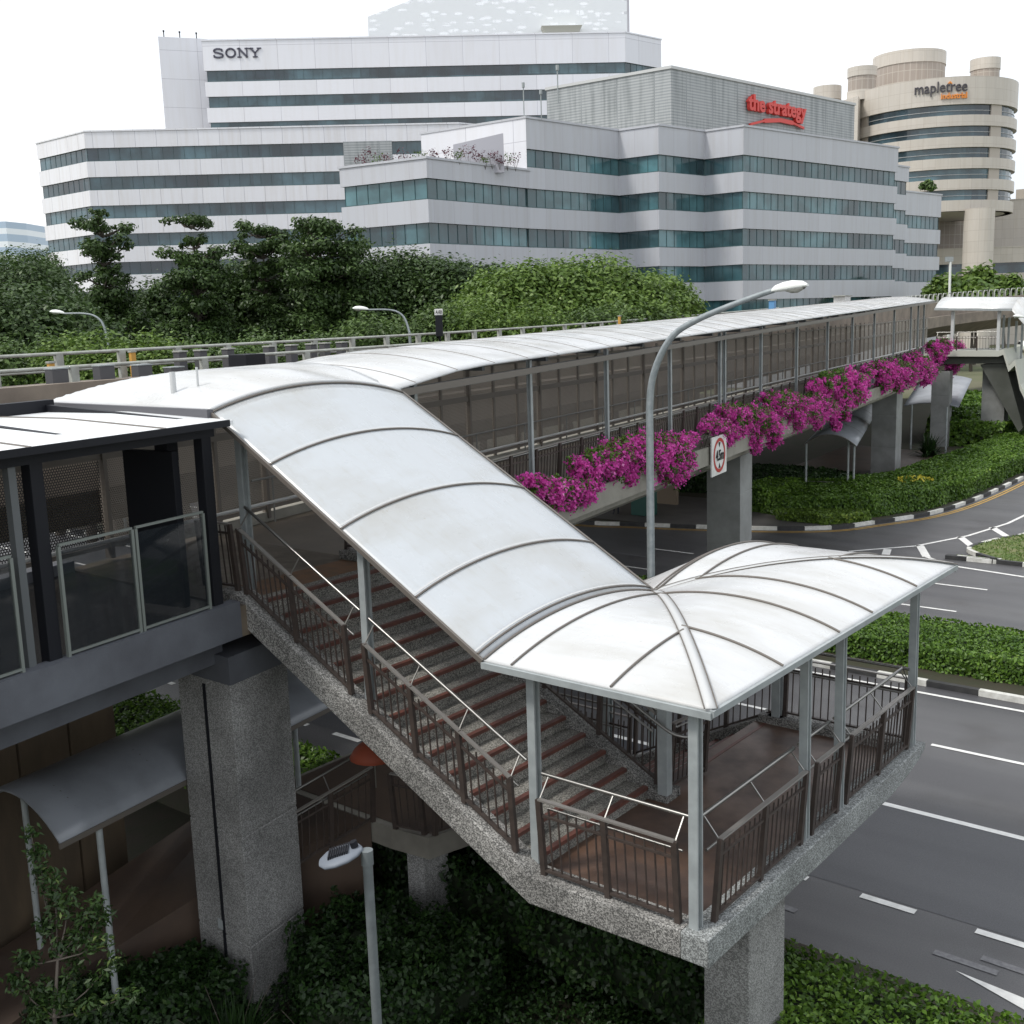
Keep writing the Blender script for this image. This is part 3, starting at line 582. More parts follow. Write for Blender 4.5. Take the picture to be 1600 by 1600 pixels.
for t in (.12, .45, .8): c = p_.lerp(q_, t); m.tube([c, c+Vector((0, 0, .8))], .09, 6); m.tube([c+Vector((0, 0, .8)), c+Vector((0, 0, 1.05))], .16, 6)
m.build('roof_light', BLACK, A)
# louvre panel on the top storey beside the terrace, projecting eave
dA = (Vector((-115.5, 132.2, 0))-Vector((-156.4, 95.0, 0))).normalized(); nA = Vector((dA.y, -dA.x, 0))
def onA(t, z, o=0): return Vector((-156.4, 95.0, z))+dA*t+nA*o
def tA(px, py, z): v = unproj(px, py, z); return (v-Vector((-156.4, 95.0, z))).dot(dA)
t0, t1 = tA(538, 228, 35.6), tA(613, 226, 35.6)
m = MB(); a, b = onA(t0, 0, .35), onA(t1, 0, .35); m.add([(a.x, a.y, 30.2), (b.x, b.y, 30.2), (b.x, b.y, 35.9), (a.x, a.y, 35.9)], [[0, 1, 2, 3]], 0, uvs=[[(0, 0), (t1-t0, 0), (t1-t0, 5.4), (0, 5.4)]]); m.build('louvre_panel', F_LOUV, A)
# lettering, slab-serif strokes
dT = (Vector((-109.2, 168.7, 0))-Vector((-161.7, 121.7, 0))).normalized(); nT = Vector((dT.y, -dT.x, 0))
def onT(t, z, o=.33): return Vector((-161.7, 121.7, z))+dT*t+nT*o
DARKL = mat('letter_charcoal', (.07, .07, .10), .5)
def tT(px, py, z):
    d = unproj(px, py, z)-Vector((0, 0, 9.4)); n2 = nT; t = Vector((-161.7, 121.7, 0)).dot(n2)/Vector((d.x, d.y, 0)).dot(n2); return (Vector((d.x*t, d.y*t, 0))-Vector((-161.7, 121.7, 0))).dot(dT), 9.4+d.z*t
ta, za = tT(333, 91.5, 50); tb, zb = tT(409, 88, 50); ta2, za2 = tT(333, 76.5, 50)
LH = (za2-za)*.98; LW = (tb-ta); zb0 = za
m = MB(); cw = LW/4
def stroke(li, pts, w, mi=0):
    for (a, b) in zip(pts, pts[1:]):
        A0 = onT(ta+cw*(li+a[0]), zb0+LH*a[1]); B0 = onT(ta+cw*(li+b[0]), zb0+LH*b[1]); d = (B0-A0); e = d.normalized()*w*.25
        m.bar(A0-e, B0+e, .22, w, up=(dT.cross(d)).cross(d) if False else d.cross(nT))
sw = LH*.2; th = LH*.12
m_s = [(.80, .72), (.78, .88), (.6, .94), (.4, .95), (.2, .88), (.14, .74), (.22, .6), (.45, .53), (.62, .46), (.80, .38), (.86, .24), (.78, .1), (.55, .04), (.32, .05), (.16, .12), (.13, .27)]
stroke(0, m_s, sw*.95)
m_o = [(.5+.37*math.cos(t), .5+.45*math.sin(t)) for t in [i*math.pi/9 for i in range(19)]]; stroke(1, m_o, sw)
stroke(2, [(.2, 0), (.2, 1)], sw*.7); stroke(2, [(.82, 0), (.82, 1)], sw*.7); stroke(2, [(.2, .95), (.82, .05)], sw*1.1)
stroke(2, [(.05, .05), (.36, .05)], th); stroke(2, [(.05, .95), (.3, .95)], th); stroke(2, [(.68, .95), (.97, .95)], th)
stroke(3, [(.14, .95), (.5, .45)], sw); stroke(3, [(.86, .95), (.5, .45)], sw*.75); stroke(3, [(.5, .5), (.5, 0)], sw); stroke(3, [(.0, .95), (.34, .95)], th); stroke(3, [(.68, .95), (1.0, .95)], th); stroke(3, [(.32, .05), (.68, .05)], th)
m.build('lettering', DARKL, A)
# lattice screen on the roof
def lattice_mat():
    m, nt, p, L = new_mat('roof_lattice'); p.inputs['Base Color'].default_value = (.74, .77, .8, 1); p.inputs['Roughness'].default_value = .5
    u = node(nt, 'ShaderNodeUVMap'); sc = node(nt, 'ShaderNodeMapping'); sc.inputs['Scale'].default_value = (.45, 1.3, 1); L.new(u.outputs[0], sc.inputs[0])
    n = node(nt, 'ShaderNodeTexVoronoi', i_Scale=1.0); L.new(sc.outputs[0], n.inputs['Vector']); gt = node(nt, 'ShaderNodeMath', operation='GREATER_THAN'); gt.inputs[1].default_value = .34; L.new(n.outputs['Distance'], gt.inputs[0])
    br = node(nt, 'ShaderNodeTexBrick', offset=0., i_Scale=1., i_Mortar_Size=.09, i_Brick_Width=3.6, i_Row_Height=2.3); L.new(u.outputs[0], br.inputs['Vector'])
    mx = node(nt, 'ShaderNodeMath', operation='MAXIMUM'); L.new(gt.outputs[0], mx.inputs[0]); L.new(br.outputs['Fac'], mx.inputs[1]); L.new(mx.outputs[0], p.inputs['Alpha'])
    mr = node(nt, 'ShaderNodeMath', operation='MULTIPLY_ADD'); L.new(mx.outputs[0], mr.inputs[0]); mr.inputs[1].default_value = .45; mr.inputs[2].default_value = .55; L.new(mr.outputs[0], p.inputs['Alpha']); return m
m = MB(); s0, _ = tT(575, 62, 56); s1, _ = tT(983, 52, 56); Ls = s1-s0
def scr(t, z, o): p = onT(t, z, o); return (p.x, p.y, z)
zt0, zt1 = 59.9, 75
m.add([scr(s0, 56.2, -2), scr(s1, 56.2, -2), scr(s1, zt1, -2), scr(s0, zt0, -2)], [[0, 1, 2, 3]], 0, uvs=[[(0, 0), (Ls, 0), (Ls, zt1-56), (0, zt0-56)]])
m.build('roof_screen', lattice_mat(), A)
m = MB(); m.hexa([scr(s1, 56.2, -2), scr(s1+.4, 56.2, -2), scr(s1+.4, 56.2, -5.5), scr(s1, 56.2, -5.5)], [scr(s1, zt1+.5, -2), scr(s1+.4, zt1+.5, -2), scr(s1+.4, zt1+.5, -5.5), scr(s1, zt1+.5, -5.5)]); m.build('screen_fin', F_GREY, A)
m = MB(); a = tT(846, 50, 57)[0]; b = tT(910, 50, 57)[0]
m.hexa([scr(a+.6, 56.2, -.3), scr(b-.6, 56.2, -.3), scr(b-.6, 56.2, -1.8), scr(a+.6, 56.2, -1.8)], [scr(a, 57.4, .3), scr(b, 57.4, .3), scr(b, 57.4, -1.8), scr(a, 57.4, -1.8)]); m.build('roof_hatch', mat('hatch_beige', (.5, .5, .44), .6), A)

# silver banded office with red lettering
B = thing('office_building', 'silver grey stepped office block with red lettering on its rooftop plant room', 'building', (-75, 120, 0))
bB = [(26.9, 25.0), (22.8, 20.8), (18.6, 16.6), (14.5, 12.6), (10.4, 4.5)]
polyH = [(-90, 97.2), (-76.0, 97.9), (-74.2, 113.0), (-69.0, 113.3), (-67.7, 121.6), (-62.7, 121.7), (-57.0, 154.7), (-95, 158)]
banded(B, polyH, 30.0, bB, F_GREY, GL1, vis=[0, 1, 2, 3, 4, 5], step=1.4)
polyL = [(-86.4, 81.0), (-76.3, 82.4), (-76.0, 97.6), (-86, 96.8)]
banded(B, polyL, 24.6, bB[1:], F_GREY, GL1, vis=[0, 1], step=1.4)
m = MB(); a, b = unproj(708, 226, 26.95), unproj(786, 208, 27.9)
def tw_(p, q, zb): return [(p.x, p.y), (q.x, q.y), (q.x-.3, q.y+.4), (p.x-.3, p.y+.4)]
w_ = tw_(a, b, 24); m.hexa([(x, y, 24) for x, y in w_], [(x, y, z) for (x, y), z in zip(w_, (26.95, 27.9, 27.9, 26.95))]); m.build('terrace_wall', F_WHITE2, B)
m = MB(); q0, q1 = offset_poly(polyH, .34)[0], offset_poly(polyH, .34)[1]; m.add([(q0[0], q0[1], 24.2), (q1[0], q1[1], 24.2), (q1[0], q1[1], 30), (q0[0], q0[1], 30)], [[0, 1, 2, 3]], 0, uvs=[[(0, 24), (14, 24), (14, 30), (0, 30)]]); m.build('end_wall', F_WHITE2, B)
banded(B, [(-62, 154.0), (-60.4, 168.6), (-80, 170), (-80, 156)], 28.9, bB[:1]+bB[1:4], F_GREY, GL1, vis=[0], step=1.4)
banded(B, [(-64.2, 168.9), (-61.6, 187.0), (-90, 190), (-90, 170)], 26.2, [(22.8, 20.8), (18.6, 16.6), (14.5, 12.6), (10.4, 8)], F_GREY, GL1, vis=[0], step=1.4)
PX = [(-92.5, 123.9), (-74.0, 124.7), (-68.1, 167.8), (-95, 170)]
m = MB(); ring(m, PX, 29.4, 38.6); m.add([(x, y, 38.5) for x, y in PX], [[0, 1, 2, 3]]); ring(m, offset_poly(PX, .15), 38.6, 38.95, 1, True, offset_poly(PX, -.3)); m.build('plant_room', [F_LOUV, CAP], B)
RED = mat('letter_red', (.62, .055, .045), .45)
dP = (Vector((-68.1, 167.8, 0))-Vector((-74, 124.7, 0))).normalized(); nP = Vector((dP.y, -dP.x, 0))
def tP(px, py):
    d = ray(px, py, 1)-Vector((0, 0, 9.4)); t = Vector((-74, 124.7, 0)).dot(nP)/Vector((d.x, d.y, 0)).dot(nP); return (Vector((d.x*t, d.y*t, 0))-Vector((-74, 124.7, 0))).dot(dP), 9.4+d.z*t
ta, za = tP(1164, 171.5); tb, zb = tP(1254, 190); tc_, zc_ = tP(1168, 147)
m = MB(); put_text(m, 'the strategy', Vector((-74, 124.7, za))+dP*ta+nP*.25, dP, (0, 0, 1), width=tb-ta, height=(zc_-za)*.98, bold=.03, depth=.25)
m.build('lettering', RED, B)
m = MB(); pts = []
for (px, py) in ((1168, 195), (1190, 189.5), (1215, 188.5), (1235, 193), (1252, 201)): t_, z_ = tP(px, py); pts.append(Vector((-74, 124.7, z_))+dP*t_+nP*.35)
for i, (a, b) in enumerate(zip(pts, pts[1:])): m.bar(a, b, .3, (.3, .55, .55, .3)[i], up=(0, 0, 1))
m.build('swoosh', RED, B)
m = MB()
for (px, py, hh) in ((819, 186, 3.2), (846, 187, 2.6), (872, 160, 3)): c = unproj(px, py, 30); m.tube([c, c+Vector((0, 0, hh))], .06, 6); m.tube([c+Vector((0, 0, hh)), c+Vector((0, 0, hh+.5))], .16, 6)
m.build('roof_mast', POSTG, B)

# beige curved office with dark and orange lettering
C_ = thing('office_building', 'beige rounded office tower with drum-shaped roof turrets and ribbon windows, far right', 'building', (-80, 235, 0))
c0_ = ray(1453, 300, 236); cc = Vector((c0_.x, c0_.y)); RX, RY = 16.0, 16.0; rot = rad(39)
def ell(t, r=1.0, c=cc, rx=RX, ry=RY): x = rx*r*math.cos(t); y = ry*r*math.sin(t); return (c.x+x*math.cos(rot)-y*math.sin(rot), c.y+x*math.sin(rot)+y*math.cos(rot))
NS = 48; polyM = [ell(2*math.pi*i/NS) for i in range(NS)]
bM = [(47.4-4.05*k, 45.4-4.05*k) for k in range(5)]
outM = polyM; m = MB(); z = 52.6
for (a, b) in bM+[(27.1, 27.1)]:
    ring(m, offset_poly(polyM, .35), a, z, 0, True, offset_poly(polyM, -1.2)); z = b
m.add([(x, y, 27.1) for x, y in polyM], [list(range(NS))]); m.add([(x, y, 52.3) for x, y in polyM], [list(range(NS))])
m.build('wall', F_BEIGE, C_)
for (a, b) in bM:
    gm = MB(); u = 0
    for i in range(NS):
        p, q = offset_poly(polyM, -.3)[i], offset_poly(polyM, -.3)[(i+1) % NS]; Ln = math.dist(p, q)
        gm.add([(p[0], p[1], b), (q[0], q[1], b), (q[0], q[1], a), (p[0], p[1], a)], [[0, 1, 2, 3]], 0, uvs=[[(u, b), (u+Ln, b), (u+Ln, a), (u, a)]]); u += Ln
    w = gm.build('window_band', GL2, C_)
    f = MB()
    for i in range(NS): p = offset_poly(polyM, -.22)[i]; q = offset_poly(polyM, -.22)[(i+1) % NS]; f.bar((p[0], p[1], (a+b)/2-.1), (q[0], q[1], (a+b)/2-.1), .08, .08)
    f.build('frame', CAP, w)
    pm = MB()
    for (px0, px1) in ((1335, 1364), (1541, 1560)):
        for px in (px0, px1):
            pass
# solid piers that break the ribbon windows left and right
m = MB()
def hit_ell(px, py=330):
    d = ray(px, py, 1)-Vector((0, 0, 9.4)); d2 = Vector((d.x, d.y)); best = None
    for k in range(400):
        t = 2*math.pi*k/400; e = Vector(ell(t)); cr_ = d2.x*e.y-d2.y*e.x
        s = abs(cr_)/d2.length
        if e.length < cc.length+3 and (best is None or s < best[0]): best = (s, t)
    return best[1]
for (p0, p1) in ((1338, 1352), (1542, 1558)):
    a0, a1 = sorted((hit_ell(p0), hit_ell(p1)))
    if a1-a0 > 3: a0, a1 = a1-2*math.pi, a0
    m = MB()
    for k in range(4):
        u0 = a0+(a1-a0)*k/4; u1 = a0+(a1-a0)*(k+1)/4
        P_ = [ell(u0, 1.0), ell(u1, 1.0), ell(u1, .9), ell(u0, .9)]; m.hexa([(x, y, 27.2) for x, y in P_], [(x, y, 51) for x, y in P_])
    m.build('pier', F_BEIGE, C_)
def drum(px0, px1, depth, z0, z1, name, bands=True):
    a, b = ray(px0, 100, depth), ray(px1, 100, depth); c = (a+b)/2; r = (Vector((a.x, a.y))-Vector((b.x, b.y))).length/2
    po = [(c.x+r*math.cos(2*math.pi*i/32), c.y+r*math.sin(2*math.pi*i/32)) for i in range(32)]; m = MB(); h = z1-z0
    ring(m, po, z0+h*.72, z1, 0, True, offset_poly(po, -.5)); ring(m, offset_poly(po, -.15), z0+h*.3, z0+h*.72, 1); ring(m, po, z0, z0+h*.3, 0, True, offset_poly(po, -.5)); m.add([(x, y, z1-.1) for x, y in po], [list(range(32))])
    m.build(name, [F_BEIGE, F_TAUPE], C_)
drum(1366, 1475, 238, 52, 61.4, 'roof_turret'); drum(1325, 1370, 230, 51.0, 57.6, 'roof_turret'); drum(1517, 1562, 238, 52, 60.2, 'roof_turret'); drum(1272, 1315, 240, 46, 56.0, 'roof_turret')
# left shoulder and the big support column, podium
a, b = ray(1276, 200, 238), ray(1340, 200, 226); m = MB(); SH = [(a.x, a.y), (b.x, b.y), (b.x-6, b.y+20), (a.x-6, a.y+20)]; ring(m, SH, 0, 51.0); m.add([(x, y, 51) for x, y in SH], [[0, 1, 2, 3]]); m.build('shoulder_wall', F_BEIGE, C_)
a, b = ray(1506, 380, 222), ray(1551, 380, 222); c = (a+b)/2; r = (a-b).length/2; po = [(c.x+r*math.cos(2*math.pi*i/28), c.y+r*math.sin(2*math.pi*i/28)) for i in range(28)]
m = MB(); ring(m, po, 0, 27.4); m.build('support_column', F_BEIGE, C_)
a = ray(1440, 380, 236); PD = [(a.x, a.y), (a.x+24, a.y+17), (a.x+20, a.y+50), (a.x-20, a.y+50)]
banded(C_, PD, 20.3, [(17.2, 15.0), (12.8, 10.6), (8.6, 6.2)], F_BEIGE, GL2, vis=[0], frames=False)
a, b = ray(1425, 380, 250), ray(1512, 380, 250); m = MB(); ring(m, [(a.x, a.y), (b.x, b.y), (b.x-3, b.y+12), (a.x-3, a.y+12)], 0, 27.6); m.build('rear_wall', F_TAUPE, C_)
# lettering on the curved wall
tL = hit_ell(1425); tR = hit_ell(1503); n_ = 40
def arc_pt(t, z, o=.5): p = ell(t); c0 = Vector(p)-cc; c0 = c0.normalized(); return Vector((p[0]+c0.x*o, p[1]+c0.y*o, z))
wm = sum(math.dist(ell(tL+(tR-tL)*k/n_), ell(tL+(tR-tL)*(k+1)/n_)) for k in range(n_))
def curve_fn(x0f, zb, o=.5):
    def fn(a, b, c):
        t = tL+(tR-tL)*(a/wm+x0f); return arc_pt(t, zb+b, o+c)
    return fn
m = MB(); put_text(m, 'mapletree', (0, 0, 0), (1, 0, 0), (0, 0, 1), width=wm, height=2.0, bold=.005, depth=.12, fn=curve_fn(0, 49.8)); m.build('lettering', mat('letter_dark', (.055, .05, .06), .5), C_)
ORG = mat('letter_orange', (.75, .27, .05), .5)
m = MB(); put_text(m, 'industrial', (0, 0, 0), (1, 0, 0), (0, 0, 1), width=wm*.5, height=1.1, bold=.02, depth=.12, fn=curve_fn(.5, 48.5)); put_text(m, '^', (0, 0, 0), (1, 0, 0), (0, 0, 1), width=wm*.09, height=.7, bold=.03, depth=.12, fn=curve_fn(.615, 51.0)); m.build('lettering', ORG, C_)
# neighbour at the far right edge
D_ = thing('office_building', 'low beige office with dark window strips at the right edge', 'building', (-50, 250, 0))
a = ray(1552, 330, 252); banded(D_, [(a.x, a.y), (a.x+34, a.y+14), (a.x+30, a.y+50), (a.x-4, a.y+50)], 31.5, [(21.0, 19.0), (16.2, 13.6), (10.8, 8.4)], F_BEIGE, GL2, vis=[0], frames=False)
m = MB(); b = a+Vector((2, 10, 0)); m.box(b.x, b.x+5, b.y, b.y+6, 31, 34.5); m.build('lift_house', F_BEIGE, D_)
# distant pale blue tower far left
E_ = thing('distant_tower', 'small pale blue tower block on the far left skyline', 'building', (-595, 314, 0))
TB = mat_facade('pale_blue_tower', (.42, .53, .66), pw=400, ph=7, joint=(.8, .85, .9), jw=1.6, streak=0, rough=.3)
m = MB(); a, b, c = ray(-28, 350, 600), ray(9, 350, 600), ray(41, 352, 615); po = [(a.x, a.y), (b.x, b.y), (c.x, c.y), (c.x-30, c.y+40), (a.x-30, a.y+40)]; ring(m, po, 0, 68); m.add([(x, y, 68) for x, y in po], [[0, 1, 2, 3, 4]]); m.build('wall', TB, E_)
# ------------------------------------------------------------------ elevated railway viaduct behind the footbridge
DV = Vector((-0.1503, .9886, 0)).normalized(); NV = Vector((-DV.y, DV.x, 0))
def vz(t): return 8.82+(0 if t < 35 else 1.5*((t-35)/95)**1.5)          # rail-top height along the line
CURV0 = 92.0
def V_(t, off, z=0):
    """point along the viaduct: straight, then curving to the right"""
    if t <= CURV0: p = NV*off+DV*t; return Vector((p.x, p.y, z))
    Rr = 105.0; th = (t-CURV0)/Rr; c = NV*25.6+DV*CURV0-NV*(25.6+Rr-25.6); base = NV*25.6+DV*CURV0
    cen = base-NV*Rr; rr = Rr+(off-25.6)
    p = cen+NV*rr*math.cos(th)+DV*rr*math.sin(th); return Vector((p.x, p.y, z))
VD = thing('railway_viaduct', 'elevated railway viaduct with pale post railing, running behind the footbridge', 'viaduct', tuple(V_(30, 22, 0)))
VC = mat('viaduct_concrete', (.27, .225, .18), .8, c2=(.17, .14, .115), scale=.8, bump=.1)
VPAINT = mat('viaduct_rail_paint', (.42, .44, .40), .6, c2=(.3, .3, .27), scale=3)
TRACK = mat('track_bed', (.085, .065, .05), .9, c2=(.05, .04, .035), scale=1.5, bump=.4, bscale=15)
ts = [-12+2.1*k for k in range(95)]
def sweep(m, prof, ts_, mi=0):
    for a, b in zip(ts_, ts_[1:]):
        lo = [V_(a, o, vz(a)-8.82+z) for o, z in prof]; hi = [V_(b, o, vz(b)-8.82+z) for o, z in prof]; m.hexa(lo, hi, mi)
m = MB(); sweep(m, [(17.9, 6.3), (17.9, 7.2), (27.3, 7.2), (27.3, 6.3), (25, 5.2), (20, 5.2)], ts[::4]+[ts[-1]]); m.build('deck', VC, VD)
m = MB(); sweep(m, [(18.5, 6.9), (18.5, 8.37), (18.75, 8.37), (18.75, 6.9)], ts[::4]); m.build('parapet', VC, VD)
m = MB(); sweep(m, [(26.6, 6.9), (26.6, 7.95), (26.8, 7.95), (26.8, 6.9)], ts[::4]); m.build('parapet', VC, VD)
m = MB(); sweep(m, [(19.0, 7.2), (19.0, 7.45), (26.2, 7.45), (26.2, 7.2)], ts[::4]); m.build('track_bed', TRACK, VD)
m = MB()
for o in (20.2, 21.6, 23.2, 24.6): sweep(m, [(o, 7.45), (o, 7.65), (o+.09, 7.65), (o+.09, 7.45)], ts[::3])
for o in (19.3, 22.6): sweep(m, [(o, 7.85), (o, 8.15), (o+.3, 8.15), (o+.3, 7.85)], ts[::3])
m.build('rail', mat('rail_rust', (.06, .042, .035), .6, c2=(.035, .03, .03), scale=3), VD)
for off, dz, k0, k1 in ((25.6, 0, 0, 46), (22.4, -.25, 2, 24)):
    m = MB(); tt = [t for t in ts if ts[k0] <= t <= ts[k1]]
    for z, w in ((-.05, .09), (-.5, .07)):
        m.tube([V_(a, off, vz(a)+dz+z) for a in tt], w*.55, 5)
    m.build_each('railing_bar', VPAINT, VD)
    for t in tt[:42:1]:
        p = V_(t+.35, off); z = vz(t); q = MB(); q.obox((p.x, p.y, z+dz-.75), (DV, NV, (0, 0, 1)), (.11, .06, .7)); q.build('railing_post', VPAINT, VD)
# hooped railing on the curved far part
m = MB(); 
for k in range(46):
    t = 98+k*1.25; a, b = V_(t, 20.2), V_(t+.95, 20.2); z = vz(t)-.75; m.tube([a+Vector((0, 0, z)), a+Vector((0, 0, z+.75)), (a*.85+b*.15)+Vector((0, 0, z+.98)), (a*.15+b*.85)+Vector((0, 0, z+.98)), b+Vector((0, 0, z+.75)), b+Vector((0, 0, z))], .055, 5)
m.build('hoop_railing', VPAINT, VD)
for t in (-8, 24, 56, 88, 120, 150):
    c = V_(t, 22.6); m = MB(); m.obox((c.x, c.y, 2.6), (DV, NV, (0, 0, 1)), (.9, 1.1, 2.7)); m.build('pier', VC, VD)
GREYB = mat('cabinet_grey', (.07, .07, .075), .6)
k = 0
CAB = None
for (px, py, s) in ((281, 551, 1), (313, 549, 1), (356, 547, 1), (420, 544, 1), (455, 543, 1.1), (486, 541, 1), (507, 539, 1), (534, 538, 1.15)):
    d = ray(px, py, 1)-Vector((0, 0, 9.4)); d2 = Vector((d.x, d.y, 0)); off = 24.9; t = off/d2.dot(NV); p = d2*t; zz = 7.45
    t_ = thing('trackside_cabinet', '', 'cabinet', (p.x, p.y, zz), 'grey cabinets on the railway viaduct')
    t_['label'] = ['leftmost grey trackside cabinet by the viaduct railing', 'second grey cabinet from the left by the viaduct railing', 'third grey cabinet, just left of the big black box', 'first grey cabinet right of the big black box', 'second grey cabinet right of the black box', 'third grey cabinet right of the black box', 'narrow-gapped grey cabinet, second from the right end of the row', 'wide grey cabinet at the right end of the row'][k]; k += 1
    m = MB(); m.obox((p.x, p.y, zz+.80), (DV, NV, (0, 0, 1)), (.15*s, .13, .40)); m.build('cabinet_body', GREYB, t_, bevel=.02)
    m = MB(); m.obox((p.x, p.y, zz+.17), (DV, NV, (0, 0, 1)), (.04, .04, .21)); m.build('stand', GREYB, t_)
    m = MB(); m.obox((p.x+.02, p.y, zz+1.22), (DV, NV, (0, 0, 1)), (.17*s, .15, .02)); m.build('lid', VPAINT, t_)
def box_thing(name, label, cat, px, py, off, half, z0, matl, extra=None, group=None):
    d = ray(px, py, 1)-Vector((0, 0, 9.4)); d2 = Vector((d.x, d.y, 0)); p = d2*(off/d2.dot(NV))
    t_ = thing(name, label, cat, (p.x, p.y, z0), group); m = MB(); m.obox((p.x, p.y, z0+half[2]), (DV, NV, (0, 0, 1)), half); m.build('body', matl, t_, bevel=.02); return t_, p
t_, p = box_thing('equipment_box', 'large black box standing on the viaduct beside the grey cabinets', 'cabinet', 386, 560, 19.6, (.34, .3, .46), 7.75, BLACK)
m = MB(); m.obox((p.x-.3*DV.x, p.y-.42, 8.1), (DV, NV, (0, 0, 1)), (.2, .2, .28)); m.build('side_box', BLACK, t_)
n_l = ['grey junction box on the viaduct edge at the far left', 'grey junction box on the viaduct edge, middle of three', 'grey junction box on the viaduct edge, right of three', 'flat grey box with white label beside the canopy edge']
for i, (px, py, h) in enumerate(((90, 597, .17), (163, 589, .17), (222, 582, .15), (272, 580, .1))):
    t_, p = box_thing('junction_box', n_l[i], 'box', px, py, 18.9, (.19, .12, h), 8.30, GREYB, group='junction boxes along the viaduct edge')
    m = MB(); m.obox((p.x, p.y, 8.30+2*h+.012), (DV, NV, (0, 0, 1)), (.2, .13, .012)); m.build('lid', POSTG, t_)
YP = mat('yellow_post_paint', (.55, .30, .06), .6)
yl = ['orange-yellow marker post on the viaduct railing above the left lamp', 'low orange-yellow marker at the foot of the left railing', 'orange-yellow marker post on the railing beyond the long canopy']
for i, (px, py, off, h) in enumerate(((208, 568, 25.3, .32), (80, 576, 24.2, .14), (968, 503, 25.3, .3))):
    d = ray(px, py, 1)-Vector((0, 0, 9.4)); d2 = Vector((d.x, d.y, 0)); p = d2*(off/d2.dot(NV)); zc = 9.4+d.z*(off/d2.dot(NV))
    t_ = thing('marker_post', yl[i], 'marker', (p.x, p.y, 7.45), 'yellow markers on the viaduct'); m = MB(); m.obox((p.x, p.y, (zc+7.45)/2+h/2), (DV, NV, (0, 0, 1)), (.08, .05, (zc-7.45)/2+h/2)); m.build('post_body', YP, t_); m = MB(); m.obox((p.x, p.y, zc+h+.02), (DV, NV, (0, 0, 1)), (.1, .07, .025)); m.build('cap', VPAINT, t_)
# signal post with number plate
d = ray(686, 505, 1)-Vector((0, 0, 9.4)); d2 = Vector((d.x, d.y, 0)); tt_ = 24.9/d2.dot(NV); p = d2*tt_; z1 = 9.4+d.z*tt_
t_ = thing('track_signal', 'dark signal head under a small white number plate on the viaduct', 'signal', (p.x, p.y, 7.4))
rr_ = Vector((math.cos(AZ), -math.sin(AZ), 0)); fr_ = Vector((-math.sin(AZ), -math.cos(AZ), 0))
m = MB(); m.obox((p.x, p.y, z1-.1), (rr_, fr_, (0, 0, 1)), (.14, .1, .42)); m.tube([(p.x, p.y, 7.4), (p.x, p.y, z1-.4)], .05, 8); m.build('signal_head', BLACK, t_, bevel=.02)
m = MB(); pc = Vector((p.x, p.y, z1+.32+.12)); m.obox(pc, (rr_, fr_, (0, 0, 1)), (.16, .015, .12)); pl = m.build('number_plate', WHITE, t_)
m = MB(); put_text(m, 'A103', pc-rr_*.12-Vector((0, 0, .06))+fr_*.012, rr_, (0, 0, 1), width=.24, height=.13, bold=.01, depth=.004); m.build('lettering', BLACK, pl)
cb = unproj(782, 148.0, 0) if False else None
# blue-white box and grey tank glimpsed over the long canopy
for (px, py, off, half, z0, mt, nm, lb) in ((1207, 470, 25.3, (.25, .2, .5), 8.9, mat('blue_sign', (.12, .3, .55), .5), 'blue_marker_sign', 'small blue marker sign above the long canopy near the big lamp head'), (1316, 463, 25.9, (1.1, .5, .7), 8.8, WHITE, 'white_cabinet', 'white cabinet with flat lid behind the far railing')):
    d = ray(px, py, 1)-Vector((0, 0, 9.4)); d2 = Vector((d.x, d.y, 0)); p = d2*(off/d2.dot(NV)); t_ = thing(nm, lb, 'cabinet' if 'white' in nm else 'sign', (p.x, p.y, z0)); sc_ = d2.length
    m = MB(); m.obox((p.x, p.y, z0+half[2]), (DV, NV, (0, 0, 1)), half); m.build('body', mt, t_); m = MB(); m.obox((p.x, p.y, z0+half[2]*2+.03), (DV, NV, (0, 0, 1)), (half[0]*1.25, half[1]*1.2, .04)); m.tube([(p.x, p.y, 7.4), (p.x, p.y, z0)], .05, 6); m.build('lid', VPAINT, t_)

def arc(s): s = max(-1, min(1, s)); return (math.sqrt(max(0, 1.9**2-s*s))-math.sqrt(1.9**2-1))/(1.9-math.sqrt(1.9**2-1))
# ------------------------------------------------------------------ footbridge frame (skewed by BS in X per metre of Y)
BS = -.174
def bx(Y, off=0): return -14.6+BS*(Y-20.3)-off           # near (right-hand) face of the bridge, off metres inwards
BW = 4.7
BD = Vector((BS, 1, 0)).normalized(); BN = Vector((BD.y, -BD.x, 0))     # BN points out over the road side (+X)
def bp(Y, off, z): return Vector((bx(Y, off), Y, z))
def bz(Y): return .004*(Y-12)
def bprism(m, prof, Y0, Y1, mi=0):
    m.hexa([bp(Y0, o, z) for o, z in prof], [bp(Y1, o, z) for o, z in prof], mi)
BR = thing('footbridge', 'long covered pedestrian bridge with concrete beam and perforated screens crossing the road', 'footbridge', (bx(30), 30, 0))
m = MB(); bprism(m, [(0, 4.7), (0, 5.32), (.25, 5.32), (.25, 5.55), (.45, 5.55), (.45, 5.40), (4.35, 5.40), (4.35, 5.62), (4.6, 5.62), (4.6, 4.7), (3.9, 4.35), (.7, 4.35)], 12.6, 70); m.build('deck_beam', CONC, BR)
m = MB(); bprism(m, [(-.42, 4.98), (-.42, 5.5), (-.34, 5.5), (-.34, 5.08), (-.02, 5.08), (-.02, 4.98)], 17, 69.5); m.build('planter_trough', CONC, BR)
m = MB(); bprism(m, [(-.33, 5.09), (-.33, 5.4), (-.03, 5.4), (-.03, 5.09)], 17.1, 69.4); m.build('planter_soil', SOIL, BR)
